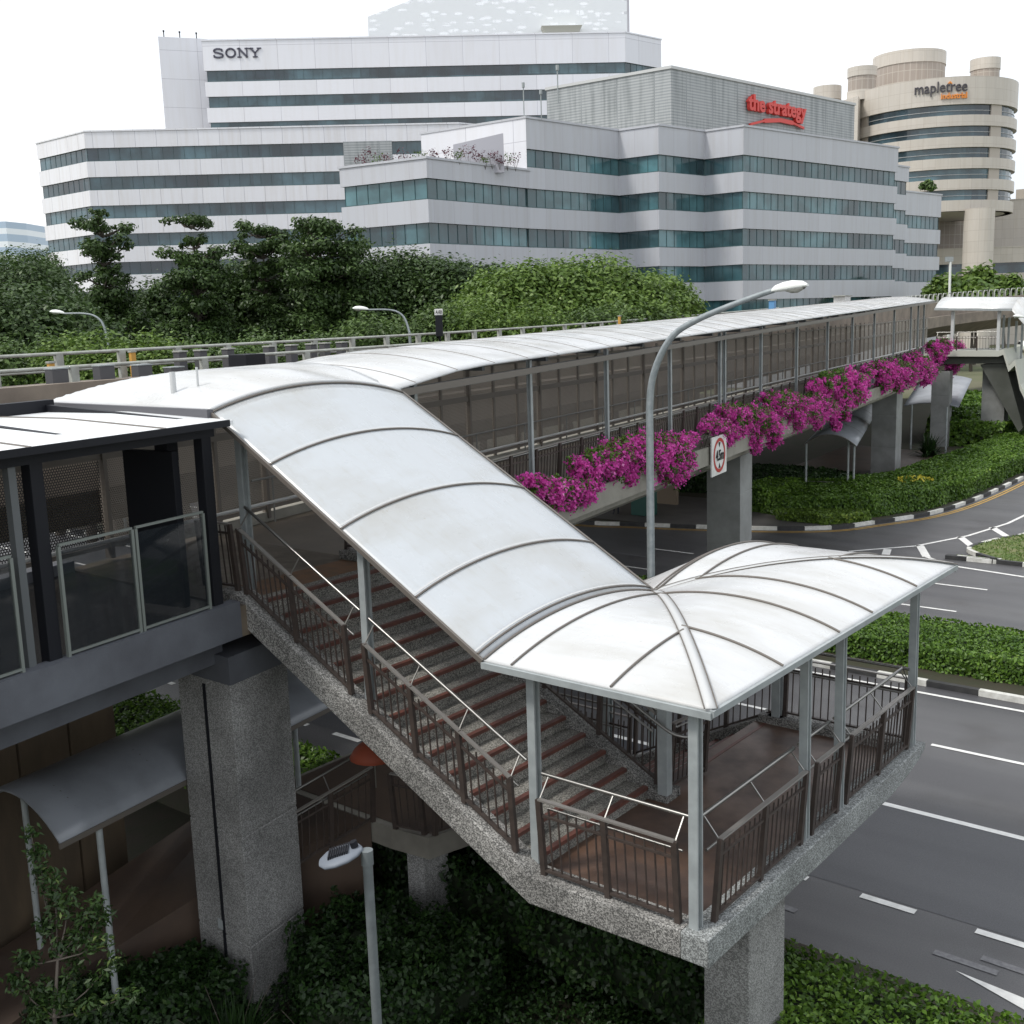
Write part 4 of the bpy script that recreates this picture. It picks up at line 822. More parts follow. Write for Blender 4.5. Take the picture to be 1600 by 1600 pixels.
m = MB(); bprism(m, [(.45, 5.404), (.45, 5.43), (4.35, 5.43), (4.35, 5.404)], 12.6, 70); m.build('floor_finish', mat('bridge_floor', (.16, .13, .10), .4, c2=(.1, .085, .07), scale=.8), BR)
# link section nearest the camera
LK = thing('link_bridge', 'dark grey link bridge with black columns and smoked glass balustrade at left', 'footbridge', (bx(6), 6, 0))
m = MB(); bprism(m, [(0, 5.0), (0, 5.52), (.22, 5.52), (.22, 5.40), (4.4, 5.40), (4.4, 5.6), (4.6, 5.6), (4.6, 4.55), (.5, 4.55), (.5, 5.0)], -2, 9.45); m.build('deck_beam', CONC_D, LK)
m = MB(); bprism(m, [(.22, 5.403), (.22, 5.42), (4.4, 5.42), (4.4, 5.403)], -2, 9.4); m.build('floor_finish', mat('link_floor', (.035, .036, .04), .25, c2=(.06, .055, .05), scale=1.5), LK)  # floor colour kept dark for the low light inside the link
# stair-head floor: between link and bridge
m = MB(); m.hexa([(bx(9.45, 0), 9.45, 5.0), (bx(12.6, -.1)+.1, 12.6, 5.0), (bx(12.6, 4.6), 12.6, 5.0), (bx(9.45, 4.6), 9.45, 5.0)], [(bx(9.45, 0), 9.45, 5.44), (bx(12.6, -.1)+.1, 12.6, 5.44), (bx(12.6, 4.6), 12.6, 5.44), (bx(9.45, 4.6), 9.45, 5.44)])
m.build('stair_head_slab', mat('stair_head_floor', (.17, .14, .105), .4, c2=(.1, .08, .06), scale=1.2, rvar=.2), BR)
m = MB(); m.box(-13.75, -12.95, 10.0, 12.35, 5.444, 5.450); m.build('tactile_strip', TACT, BR)
# crosshead and pillars
def pillar(label, X0, X1, Y0, Y1, z0, z1, matl, head=None, skew=True, group='concrete pillars carrying the footbridge', joints=True):
    t = thing('concrete_pillar', label, 'pillar', ((X0+X1)/2, (Y0+Y1)/2, z0), group)
    k = BS*(Y1-Y0) if skew else 0; m = MB(); lo = [(X0, Y0), (X1, Y0), (X1+k, Y1), (X0+k, Y1)]
    zj = [z0]+([z0+1.6+1.75*i for i in range(10) if z0+1.6+1.75*i < z1-.6] if joints else [])+[z1]
    for a, b in zip(zj, zj[1:]): m.prism(lo, a, b-(.03 if b != z1 else 0))
    m.prism([(x*.985+sum(p[0] for p in lo)/4*.015, y*.985+sum(p[1] for p in lo)/4*.015) for x, y in lo], z0, z1-.01); m.build('shaft', matl, t, bevel=.012)
    if head: q = MB(); q.prism([(X0-head+0, Y0), (X1-.003, Y0+.003), (X1-.003+k, Y1-.003), (X0-head+k, Y1)], z1+.004, z1+.42); q.build('crosshead', CONC_D, t)
    return t
pA = pillar('tall speckled grey pillar with a dark vertical groove, in the left foreground under the link bridge', -14.15, -12.86, 9.28, 10.5, -1.4, 4.28, AGG_P, head=2.2)
m = MB(); m.box(-13.52, -13.46, 9.265, 9.30, -1.3, 4.2); m.build('groove', BLACK, pA)
m = MB(); m.box(-13.62, -13.5, 9.262, 9.278, .25, .4); m.build('access_plate', POSTG, pA)
pillar('smooth grey pillar under the middle of the bridge, left of the others and rising behind the landing canopy', -17.95, -16.72, 32.4, 33.67, .1, 4.68, mat('pillar_concrete', (.27, .28, .275), .7, c2=(.2, .205, .2), scale=1.3))
PCM = bpy.data.materials['pillar_concrete']
pillar('grey pillar rising from the roadside shrubs at the bend, right of the curved shelter roof', -22.8, -21.45, 59.5, 61.2, .1, 4.68, PCM)
pillar('grey pillar in the shrubs below the right end of the bougainvillea', -24.2, -23.05, 73.3, 74.6, .1, 5.0, PCM)
# screens on the far side
PIT = 1.32
def screens(root, Y0, Y1, off=4.42, z0=5.72, z1=8.1, pit=PIT, mm=None):
    n = int(round((Y1-Y0)/pit)); fm = MB()
    for k in range(n):
        a, b = Y0+k*(Y1-Y0)/n, Y0+(k+1)*(Y1-Y0)/n; m = MB()
        p = [bp(a+.05, off, z0), bp(b-.05, off, z0), bp(b-.05, off, z1), bp(a+.05, off, z1)]; m.add(p, [[0, 1, 2, 3]]); m.build('screen_panel', mm or MESHM, root)
        m = MB(); w = .16 if k % 3 == 0 else .07; m.bar(bp(a, off-.02, 5.5), bp(a, off-.02, 8.25), w, .08, up=BD); m.build('screen_post', BLACK if mm else FRAME, root)
        if k % 3 == 0 and False: pass
    m = MB()
    for z, w in ((z0, .07), (z1, .07), (7.28, .14)): m.bar(bp(Y0, off-.03, z), bp(Y1, off-.03, z), .06, w)
    m.build_each('screen_rail', FRAME, root)
    m = MB(); m.tube([bp(Y0, off-.25, 5.85), bp(Y1, off-.25, 5.85)], .035, 8); m.build('gap_light_line', CAP, root)  # white tube added as the bright line of light under the screens
screens(LK, -1.5, 10.2, mm=MESHD); screens(BR, 10.2, 96)
m = MB(); bprism(m, [(3.0, 5.0), (3.0, 5.40), (4.35, 5.40), (4.35, 5.62), (4.6, 5.62), (4.6, 4.7)], 70, 97); m.build('rear_walkway', CONC, BR)
m = MB()
for Y in np.arange(14.2, 69, 2.65): m.tube([bp(Y, 4.2, 5.4), bp(Y, 4.2, 6.35)], .02, 6)
m.tube([bp(13.6, 4.2, 6.35), bp(69, 4.2, 6.35)], .025, 8); m.build_each('far_handrail', DGREY, BR)
# link: black columns, glass balustrades, header beam, roof
def ibeam(m, p, z0, z1, w=.13, ax=BD, ay=BN, mi=0, d=None):
    p = Vector(p); zc = (z0+z1)/2; h = (z1-z0)/2; d = d or w
    for s in (-1, 1): m.obox(p+ay*s*(d-.01)+Vector((0, 0, zc-p.z)), (ax, ay, (0, 0, 1)), (w, .012, h), mi)
    m.obox(p+Vector((0, 0, zc-p.z)), (ax, ay, (0, 0, 1)), (.012, d-.01, h), mi)
for Y in (9.15, 6.45, 3.75): m = MB(); m.obox(bp(Y, .22, 6.72), (BD, BN, (0, 0, 1)), (.09, .08, 1.3)); m.build('column', BLACK, LK, bevel=.01)
m = MB(); m.obox(bp(6.15, .22, 6.72), (BD, BN, (0, 0, 1)), (.05, .05, 1.3)); m.build('column', POSTD, LK)
m = MB(); m.bar(bp(-1.5, .2, 7.96), bp(9.3, .2, 7.96), .14, .15); m.build('header_beam', BLACK, LK)
m = MB(); m.bar(bp(-1.5, 4.4, 8.2), bp(9.3, 4.4, 8.2), .2, .2)
for Y in (9.2, 7.2, 5.2, 3.2): m.bar(bp(Y, .2, 8.02), bp(Y, 4.4, 8.15), .1, .16)
m.build_each('roof_joist', BLACK, LK)
bal = []
for i, (Y0, Y1) in enumerate(((6.62, 7.72), (7.78, 8.95), (3.95, 5.98))):
    t = thing('glass_balustrade', ['smoked glass balustrade panel between the two black columns, the half nearer the camera', 'smoked glass balustrade panel between the two black columns, the half next to the stairs', 'smoked glass balustrade panel cut by the left edge'][i], 'balustrade', tuple(bp((Y0+Y1)/2, .12, 5.52)), 'glass balustrades of the link bridge')
    m = MB(); m.bar(bp(Y0, .1, 6.2), bp(Y1, .1, 6.2), .014, 1.24); m.build('glass', GLASSB, t)
    for Y in (Y0, Y1): m = MB(); m.bar(bp(Y, .1, 5.5), bp(Y, .1, 6.87), .045, .04, up=BD); m.build('post', GFR, t)
    m = MB(); m.bar(bp(Y0, .1, 6.89), bp(Y1, .1, 6.89), .04, .03); m.bar(bp(Y0, .1, 5.56), bp(Y1, .1, 5.56), .04, .03); m.build_each('rail', GFR, t)
t = thing('black_panel', 'tall black cabinet panel standing inside the link bridge beside the stair column', 'cabinet', tuple(bp(8.75, .9, 5.43)))
m = MB(); m.obox(bp(8.75, .95, 6.62), (BN, BD, (0, 0, 1)), (.48, .06, 1.1)); m.build('body', BLACK, t, bevel=.01)
m = MB(); m.bar(bp(8.68, .6, 6.5), bp(8.68, .7, 6.42), .02, .02); m.build('handle', STEEL, t)
t = thing('speaker_box', 'small black camera box hung under the link roof beside the column', 'camera', tuple(bp(8.9, .75, 7.9)))
m = MB(); m.obox(bp(8.9, .75, 7.72), (BD, BN, (0, 0, 1)), (.1, .12, .16)); m.build('body', BLACK, t); m = MB(); m.bar(bp(8.9, .75, 7.88), bp(8.9, .75, 8.1), .03, .03); m.build('bracket', STEEL, t)
# link roof: flat sheets, slightly falling, with seams
LR = thing('link_roof', 'flat wet white roof with black edge over the link bridge at left', 'roof', tuple(bp(6, 2, 8.2)))
m = MB(); bprism(m, [(-.1, 8.04), (-.1, 8.10), (2.4, 8.15), (4.9, 8.10), (4.9, 8.04)], -2, 9.5)
m.build('roof_sheet', mat('wet_roof_sheet', (.80, .82, .83), .3, c2=(.45, .46, .47), scale=.6, lo=.6, hi=.72, spec=.6, rvar=-.2), LR)
m = MB()
for Y in (8.3, 6.3, 4.3, 2.3): m.tube([bp(Y, -.08, 8.105), bp(Y, 2.4, 8.155), bp(Y, 4.88, 8.105)], .014, 5)
m.build_each('seam', RIB, LR)
m = MB(); m.bar(bp(-2, -.12, 8.07), bp(9.4, -.12, 8.07), .04, .09); m.build('edge_trim', BLACK, LR)

# ------------------------------------------------------------------ railings
def rail(label, p0, p1, inward, nposts, group=None, cat='railing', steel=True, hs=(.07, .80, .98, 1.2), first=True, last=True, gap=.115, pw=.07, infl=.14, loc=None, lean=.07, skip_bars=False):
    p0 = Vector(p0); p1 = Vector(p1); inw = Vector(inward).normalized(); t = thing('railing', label, cat, tuple(p0.lerp(p1, .5)), group)
    Z = Vector((0, 0, 1)); d = (p1-p0); Ln = math.hypot(d.x, d.y); u = d/Ln; uh = Vector((u.x, u.y, 0)).normalized()
    P = [p0+d*i/(nposts-1) for i in range(nposts)]
    for i, p in enumerate(P):
        if (i == 0 and not first) or (i == nposts-1 and not last): continue
        m = MB(); a = p; b = p+Z*hs[2]-inw*0
        m.bar(a, b-Z*.02, pw, .05, up=inw) if False else m.hexa([a-uh*pw/2-inw*.03, a+uh*pw/2-inw*.03, a+uh*pw/2+inw*.03, a-uh*pw/2+inw*.03], [b-uh*pw/2-inw*(.03+lean), b+uh*pw/2-inw*(.03+lean), b+uh*pw/2+inw*(.02-lean), b-uh*pw/2+inw*(.02-lean)])
        m.build('post', BROWN, t)
        if steel: m = MB(); m.bar(b-Z*.03-inw*lean, p+Z*hs[3]+inw*infl, .014, .014); m.build('bracket', STEEL, t)
    m = MB(); m.bar(p0+Z*hs[2]-inw*lean, p1+Z*hs[2]-inw*lean, .06, .022); m.build('top_rail', TOPR, t)
    m = MB(); m.bar(p0+Z*hs[0], p1+Z*hs[0], .06, .03); m.bar(p0+Z*(hs[1]-.02)-inw*lean*.75, p1+Z*(hs[1]-.02)-inw*lean*.75, .03, .03); m.build_each('lower_rail', BROWN, t)
    if steel:
        m = MB(); m.tube([p0+Z*hs[3]+inw*infl-u*.1, p1+Z*hs[3]+inw*infl+u*.1], .023, 8); m.build('handrail', STEEL, t)
        m = MB(); m.tube([p0+Z*hs[1]+inw*.1, p1+Z*hs[1]+inw*.1], .016, 8); m.build('middle_handrail', STEEL, t)
    if not skip_bars:
        for a, b in zip(P, P[1:]):
            m = MB(); dd = b-a; n = max(2, int(math.hypot(dd.x, dd.y)/gap))
            for k in range(1, n):
                q = a+dd*k/n; m.bar(q+Z*(hs[0]-.0), q+Z*(hs[1]+.09)-inw*lean*.8, .016, .016, up=uh)
            m.build('infill_bars', BROWN, t)
    return t

# ------------------------------------------------------------------ the near staircase
ST = thing('staircase', 'speckled concrete staircase with red-brown step edges turning on a wide landing in the centre', 'staircase', (-7, 11, 2.5))
XL, XR, YN, YF = -7.82, -5.28, 9.56, 16.3; ZL = 2.70; RIS = .1833; TRD = .348; NR = 15
def curb_top(X, x0=-7.66): return 2.83 if X > x0 else 2.83+.525*(x0-X)
prof = [(-5.62, 2.50), (-7.7, 2.46), (-13.0, 5.21), (-13.4, 5.21), (-13.4, 5.58), (-12.95, 5.58), (-7.66, 2.83), (-5.62, 2.83)]
m = MB(); m.prism_y(prof, YN, YN+.34); m.build('stringer', AGG, ST, bevel=.015)
prof2 = [(-7.5, 2.46), (-7.75, 2.46), (-12.7, 5.05), (-13.9, 5.05), (-13.9, 5.58), (-12.95, 5.58), (-7.75, 2.86), (-7.5, 2.83)]
m = MB(); m.prism_y(prof2, 12.42, 12.72); m.build('stringer', AGG, ST, bevel=.015)
# landing: edge beam along the road side with rounded, tapering far end
m = MB()
pl = [(YN, 2.50), (12.5, 2.47), (14.9, 2.47), (15.6, 2.55), (16.05, 2.64), (16.26, 2.72), (16.3, 2.80), (16.27, 2.83), (YN, 2.83)]
m.hexa([(XR, y, z) for y, z in pl], [(-5.62, y, z) for y, z in pl]); m.build('edge_beam', AGG2, ST, bevel=.015)
m = MB(); m.box(-7.9, -5.62, 15.96, 16.28, 2.56, 2.83); m.build('edge_beam', AGG, ST, bevel=.01)
m = MB(); m.box(-7.95, -5.62, YN+.34, 15.96, 2.45, ZL); m.build('landing_slab', FLOORT, ST)
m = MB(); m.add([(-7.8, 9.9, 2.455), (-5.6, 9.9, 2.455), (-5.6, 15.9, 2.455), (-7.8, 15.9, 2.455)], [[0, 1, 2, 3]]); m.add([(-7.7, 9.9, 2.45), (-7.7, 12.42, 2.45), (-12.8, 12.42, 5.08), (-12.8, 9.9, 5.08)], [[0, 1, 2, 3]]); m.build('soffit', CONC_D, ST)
for k in range(NR):
    xk = XL-k*TRD; zk = ZL+RIS*(k+1); s = MB()
    zb = max(2.46, ZL+RIS*(k-1)-.12); s.hexa([(xk-TRD-.02, YN+.34, zb+.12), (xk, YN+.34, zb), (xk, 12.42, zb), (xk-TRD-.02, 12.42, zb+.12)], [(xk-TRD-.02, YN+.34, zk), (xk, YN+.34, zk), (xk, 12.42, zk), (xk-TRD-.02, 12.42, zk)])
    so_ = s.build('step', TREAD, ST)
    n = MB(); n.box(xk-.055, xk+.022, YN+.35, 12.41, zk-.045, zk+.006); n.build('nosing', NOSE, so_)
# second flight down to the lower landing
NR2 = 9; RI2 = (ZL-1.27)/NR2; TR2 = .30; X2 = -7.75
for k in range(NR2-1):
    xk = X2-k*TR2; zk = ZL-RI2*(k+1)
    s = MB(); s.hexa([(xk-TR2, 12.74, zk-.34), (xk, 12.74, zk-.2), (xk, 15.96, zk-.2), (xk-TR2, 15.96, zk-.34)], [(xk-TR2, 12.74, zk), (xk, 12.74, zk), (xk, 15.96, zk), (xk-TR2, 15.96, zk)]); so_ = s.build('step', TREAD, ST)
    n = MB(); n.box(xk-TR2-.022, xk-TR2+.055, 12.75, 15.95, zk-.045, zk+.006); n.build('nosing', NOSE, so_)
pf = [(-7.5, 2.83), (-7.75, 2.83), (-10.3, 1.5), (-10.6, 1.5), (-10.6, 1.0), (-10.25, 1.0), (-7.6, 2.45), (-7.5, 2.45)]
m = MB(); m.prism_y(pf, 12.74, 12.78); m.prism_y(pf, 15.97, 16.25); m.build_each('stringer', AGG, ST)
m = MB(); m.box(-7.79, -7.735, 12.8, 15.95, ZL-.045, ZL+.006); m.build('nosing', NOSE, ST)
t = pillar('pale speckled pillar carrying the outer edge of the near landing', -5.98, -5.39, 9.9+.82, 11.66, -1.4, 2.46, AGG_P, skew=False, group='pillars of the near staircase', joints=False)
# lower landing and ramp under the stairs
LL = thing('lower_landing', 'low concrete landing with brown railing under the stairs', 'platform', (-12.4, 13.5, 0))
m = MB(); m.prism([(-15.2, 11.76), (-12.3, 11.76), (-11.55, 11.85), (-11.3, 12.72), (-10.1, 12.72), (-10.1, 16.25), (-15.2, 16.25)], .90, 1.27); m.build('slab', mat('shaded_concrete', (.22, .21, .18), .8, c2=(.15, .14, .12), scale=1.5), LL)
m = MB(); m.prism([(-15.1, 11.9), (-12.3, 11.9), (-11.6, 11.98), (-11.4, 12.8), (-10.4, 12.8), (-10.4, 16.1), (-15.1, 16.1)], 1.274, 1.28); m.build('floor_finish', PAVB, LL)
m = MB(); m.hexa([(-17.4, 5.0, -1.4), (-15.5, 5.0, -1.4), (-15.0, 8, -1.4), (-14.4, 9.4, -1.4), (-13.6, 10.7, -1.4), (-12.75, 11.74, -1.4), (-15.8, 11.74, -1.4)], [(-17.4, 5.0, -1.2), (-15.5, 5.0, -1.2), (-15.0, 8, -.15), (-14.4, 9.4, .42), (-13.6, 10.7, .9), (-12.75, 11.74, 1.265), (-15.8, 11.74, 1.265)]); m.build('ramp', PAVB, LL)
m = MB(); m.prism([(-12.15, 11.95), (-11.8, 11.98), (-11.75, 12.5), (-12.1, 12.47)], -1.4, .9); m.build('pier', AGG_P, LL)

RG = 'railings of the near staircase'
yb = YN+.13
rail('short brown railing at the stair top between the black column and the first grey post', (-13.75, yb-.05, 5.58), (-13.05, yb, 5.58), (0, 1, 0), 2, RG, steel=False, hs=(.07, .88, 1.0, 1.2))
hand_top = lambda X: curb_top(X)
rail('sloping railing of the upper flight, upper bay between the first two grey posts', (-12.85, yb, curb_top(-12.85)), (-10.75, yb, curb_top(-10.75)), (0, 1, 0), 3, RG)
rail('sloping railing of the upper flight, lower bay ending at the landing', (-10.38, yb, curb_top(-10.38)), (-7.98, yb, curb_top(-7.98)), (0, 1, 0), 4, RG)
rail('landing railing facing the camera, between the knee post and the corner post', (-7.55, yb, 2.83), (-5.72, yb, 2.83), (0, 1, 0), 3, RG)
xr = XR-.14
rail('landing railing on the road side, first bay from the corner post', (xr, 9.95, 2.83), (xr, 12.12, 2.83), (-1, 0, 0), 3, RG)
rail('landing railing on the road side, narrow bay between the two middle posts', (xr, 12.45, 2.83), (xr, 13.22, 2.83), (-1, 0, 0), 2, RG)
rail('landing railing on the road side, last bay at the rounded end', (xr, 13.55, 2.83), (xr, 15.85, 2.83), (-1, 0, 0), 3, RG)
rail('landing railing on the far side, seen through the posts against the road', (-5.55, 16.12, 2.83), (-7.5, 16.12, 2.83), (0, -1, 0), 3, RG)
rail('sloping railing between the two flights', (-12.6, 12.57, curb_top(-12.6)+.03), (-7.75, 12.57, 2.88), (0, -1, 0), 6, RG)
rail('level railing at the stair head beside the opening', (-13.85, 12.57, 5.58), (-12.75, 12.57, 5.58), (0, -1, 0), 2, RG, steel=False)
rail('short railing closing the gap at the newel post', (-7.58, 12.6, 2.83), (-7.58, 13.6, 2.74), (-1, 0, 0), 2, RG)
rail('sloping railing on the far side of the second flight', (-7.65, 16.12, 2.83), (-10.4, 16.12, 1.45), (0, -1, 0), 4, RG)
rail('dark railing on the lower landing, sloping part left of its posts', (-13.2, 10.35, .8), (-12.7, 11.75, 1.27), (-1, .2, 0), 3, RG)
rail('dark railing on the lower landing, short bay between its two posts', (-12.2, 11.78, 1.27), (-11.68, 11.9, 1.27), (0, 1, 0), 2, RG, steel=False)
rail('dark railing on the lower landing, right of its posts under the stairs', (-11.52, 11.98, 1.27), (-11.3, 12.7, 1.27), (-1, 0, 0), 2, RG, steel=False)
rail('dark railing along the far side of the lower landing', (-14.3, 15.9, 1.27), (-10.4, 15.9, 1.27), (0, -1, 0), 4, RG)
# curved stainless rail round the newel
t = thing('loop_handrail', 'stainless handrail looping round the newel post between the flights', 'handrail', (-7.6, 12.5, 2.83))
m = MB(); pts = [Vector((-9.2, 12.3, 2.83+.525*1.5+1.15)), Vector((-7.7, 12.28, 3.98)), Vector((-7.25, 12.32, 3.78)), Vector((-7.12, 12.6, 3.76)), Vector((-7.3, 12.95, 3.9)), Vector((-7.6, 13.6, 3.98))]; m.tube([tuple(p) for p in smooth_path([(p.x, p.y, p.z) for p in pts], 5)], .024, 8); m.build('tube', STEEL, t)
# bridge railing above the planter
n = 50
rail('long brown railing with leaning top along the road side of the bridge above the flowers', tuple(bp(13.3, .35, 5.55)), tuple(bp(68.3, .35, 5.55+.22)), -BN, n, None, gap=.14, steel=False, pw=.08)
t_ = thing('inner_handrail', 'thin steel handrail inside the long bridge railing', 'handrail', tuple(bp(40, .5, 5.6))); m = MB(); m.tube([bp(13.5, .5, 6.42), bp(68, .5, 6.62)], .02, 6); m.build('tube', STEEL, t_)

# ------------------------------------------------------------------ canopies
def canopy(label, fn, us, vs, name='canopy', group=None, matl=SHEET, loc=(0, 0, 0)):
    t = thing(name, label, 'canopy', loc, group); m = MB(); m.grid(fn, us, vs); m.build('roof_sheet', matl, t, solid=.035); return t
def rib_line(t, pts, r=.015, name='rib', matl=RIB): m = MB(); m.tube(pts, r, 6); return m.build(name, matl, t)
ZE = 5.40; RISE = .27; YC1, YC2 = 11.48, 15.36; HW = 1.92; XC = -6.77; HX = 1.52; XK = -8.28; YE0, YE1 = 9.56, 17.28; XE = -5.25
def arc(s): s = max(-1, min(1, s)); return (math.sqrt(max(0, 1.9**2-s*s))-math.sqrt(1.9**2-1))/(1.9-math.sqrt(1.9**2-1))
def land_z(X, Y):
    t = (X-XK)/(XE-XK); y1 = 13.42-(13.42-YE0)*t; y2 = 13.42+(YE1-13.42)*t
    if Y <= y1: q = arc((Y-YC1)/HW)
    elif Y >= y2: q = arc((Y-YC2)/HW)
    else: q = arc((X-XC)/((XE-XK)/2))
    return ZE+RISE*max(q, 0)
XC = (XK+XE)/2
LC = canopy('white vaulted canopy over the near landing with hipped corner', lambda u, v: (u, v, land_z(u, v)), list(np.linspace(XK, XE, 61)), list(np.linspace(YE0, 13.42, 61))+list(np.linspace(13.42, YE1, 61))[1:], loc=(-6.8, 13.4, 5.4))
def rl(pts, **k): return rib_line(LC, [(x, y, land_z(x, y)+.014) for x, y in pts], **k)
N_ = 22
rl([(XK+.02, YE0+(13.42-YE0)*i/N_) for i in range(N_+1)]); rl([(XK+.02, 13.42+(YE1-13.42)*i/N_) for i in range(N_+1)])
t7 = (-7.85-XK)/(XE-XK); rl([(-7.85, y) for y in np.linspace(YE0, 13.42-(13.42-YE0)*t7, 20)]); rl([(-7.85, y) for y in np.linspace(YE1, 13.42+(YE1-13.42)*t7, 20)])
def diag(y0, t): return (XK+(XE-XK)*t, 13.42+(y0-13.42)*t)
for y0 in (YE0, YE1):
    P0 = []
    for k in range(29): x, y = diag(y0, k/28); P0.append(Vector((x, y, land_z(x, y)+.018)))
    m = MB(); sdv = Vector((-(P0[-1]-P0[0]).y, (P0[-1]-P0[0]).x, 0)).normalized()*.06
    m.add([p-sdv for p in P0]+[p+sdv for p in P0], [[i, i+1, 29+i+1, 29+i] for i in range(28)], smooth=True); m.build('hip_flashing', CAP, LC, solid=.012)
    for sg in (-1, 1): rib_line(LC, [tuple(p+sdv*sg*1.1) for p in P0], .008)
def tX(Y): return (13.42-Y)/(13.42-YE0) if Y < 13.42 else (Y-13.42)/(YE1-13.42)
for Y in (11.23, 12.83, 13.91, 15.58): xs = XK+(XE-XK)*tX(Y); rl([(x, Y) for x in np.linspace(XE, xs, 20)])
for X in (-6.47,): t_ = (X-XK)/(XE-XK); rl([(X, y) for y in np.linspace(YE0, 13.42-(13.42-YE0)*t_, 18)]); rl([(X, y) for y in np.linspace(YE1, 13.42+(YE1-13.42)*t_, 18)])
m = MB(); m.bar((XK, YE0-.02, ZE-.06), (XE+.02, YE0-.02, ZE-.06), .05, .075); m.bar((XE+.02, YE0-.02, ZE-.04), (XE+.02, YE1, ZE-.04), .05, .07); m.bar((XK, YE1, ZE-.06), (XE+.02, YE1, ZE-.06), .05, .1)
m.build_each('eave_trim', POSTG, LC)
m = MB()
for (a, b) in (((-8.2, 9.9), (-5.5, 9.9)), ((-5.5, 9.9), (-5.5, 16.1)), ((-8.2, 16.9), (-5.5, 16.9)), ((-8.2, 13.42), (-7.5, 13.42)), ((-7.65, 9.9), (-7.65, 16.9))): m.bar((a[0], a[1], ZE-.16), (b[0], b[1], ZE-.16), .1, .14)
m.build_each('eave_beam', POSTD, LC)
X_, Y_ = Vector((1, 0, 0)), Vector((0, 1, 0))
def post(root, x, y, z0, z1, w=.075, rot_=0, matl=None):
    m = MB(); ibeam(m, (x, y, z0), z0, z1, w, ax=X_ if not rot_ else Y_, ay=Y_ if not rot_ else X_); return m.build('post', matl or POSTG, root)
for (x, y) in ((-7.78, 9.86), (-5.52, 9.72)): post(LC, x, y, 2.83, ZE-.1, .056)
for (x, y) in ((-5.45, 12.3), (-5.45, 13.38), (-5.42, 16.03)): post(LC, x, y, 2.83, ZE-.05, .054)
for (x, y) in ((-7.6, 16.05), (-7.55, 12.45)): post(LC, x, y, 2.83, ZE-.05, .07)
m = MB(); m.obox((-7.55, 12.45, 4.1), (X_, Y_, (0, 0, 1)), (.075, .07, 1.27)); m.build('post', POSTG, LC)
# sloping canopy over the upper flight
XT, ZT = -13.2, 8.2
def slope_z(X): return ZE+(ZT-ZE)*(X-XK)/(XT-XK)
SC = canopy('long sloping white barrel canopy over the upper flight of stairs', lambda u, v: (u, v, slope_z(u)+(.27)*arc((v-YC1)/HW)), list(np.linspace(XT, XK, 26)), list(np.linspace(YE0, 13.4, 30)), matl=SHEET_S, loc=(-10.7, 11.5, 6.8))
for X in (-13.16, -11.97, -10.63, -9.34, -8.36):
    P_ = [(X, y, slope_z(X)+(.27)*arc((y-YC1)/HW)+.015) for y in np.linspace(YE0, 13.4, 24)]; rib_line(SC, P_, .016)
    m = MB()
    for a, b in zip(P_, P_[1:]): m.bar(Vector(a)+Vector((-.07, 0, .02)), Vector(b)+Vector((-.07, 0, .02)), .055, .008, up=(.4, 0, 1))
    m.build('rib_cover', CAP, SC)
m = MB()
for y in (YE0-.015, 13.42): m.bar((XT, y, ZT-.02), (XK, y, ZE-.02), .04, .06)
m.build_each('eave_trim', RIB, SC)
m = MB()
for y in (9.9, 13.1): m.bar((XT, y, ZT-.1), (XK, y, ZE-.1), .09, .13)
m.build_each('eave_beam', POSTD, SC)
post(SC, -10.58, 9.88, curb_top(-10.58)-.02, slope_z(-10.58)-.1, .056); post(SC, -13.0, 9.88, 5.56, slope_z(-13.0)-.08, .06)
# canopy over the second flight
ZB2 = 3.95; XB2 = -11.2
def slope2(X): return ZE+(ZB2-ZE)*(X-XK)/(XB2-XK)
SC2 = canopy('white canopy over the second flight, mostly hidden behind the sloping one', lambda u, v: (u, v, slope2(u)+.27*arc((v-YC2)/HW)), list(np.linspace(XB2, XK, 12)), list(np.linspace(13.44, YE1, 26)), loc=(-10, 15.4, 4.5))
for X in (-11.1, -9.8, -8.36): rib_line(SC2, [(X, y, slope2(X)+.27*arc((y-YC2)/HW)+.012) for y in np.linspace(13.46, YE1, 20)])
for x, y in ((-10.9, 13.6), (-10.9, 16.0)): post(SC2, x, y, 1.27, slope2(x), .07)
# junction canopy at stair head
def jz(X, Y):
    c = bx(Y, 2.35); s = arc((X-c)/2.6); zx = arc((Y-YC1)/HW)
    if Y <= YC1: q = zx if X > c else min(zx, s)
    else: q = max(zx, s) if X > c else s
    w = max(0., min(1., (XT-X)/1.3)); w = w*w*(3-2*w)
    return ZT+(.27+.18*w)*q
JC = canopy('white canopy where the stairs meet the bridge, with dark gutter edge', lambda u, v: (bx(v, -.1)+(bx(9.6, 5.0)-bx(9.6, -.1))*u if False else (XT+(bx(v, 5.0)-XT)*u), v, jz(XT+(bx(v, 5.0)-XT)*u, v)), list(np.linspace(0, 1, 40)), list(np.linspace(YE0, 13.4, 34)), loc=(-15.5, 11.5, 8.3))
for X in (-14.6, -14.75, -16.3): rib_line(JC, [(X, y, jz(X, y)+.014) for y in np.linspace(YE0, 13.4 if X > -15 else YC1+.3, 20)])
m = MB(); m.bar((XT+.05, YE0-.05, ZT-.03), (bx(9.5, 5.05), YE0-.05, ZT-.03), .1, .12); m.build('gutter', mat('gutter_grey', (.09, .09, .1), .5), JC)
m = MB(); m.tube([(-14.62, 9.95, 8.2), (-14.62, 9.95, 8.72)], .045, 8); m.tube([(-14.35, 10.2, 8.25), (-14.35, 10.2, 8.78)], .02, 6); m.build('vent_pipe', CAP, JC)
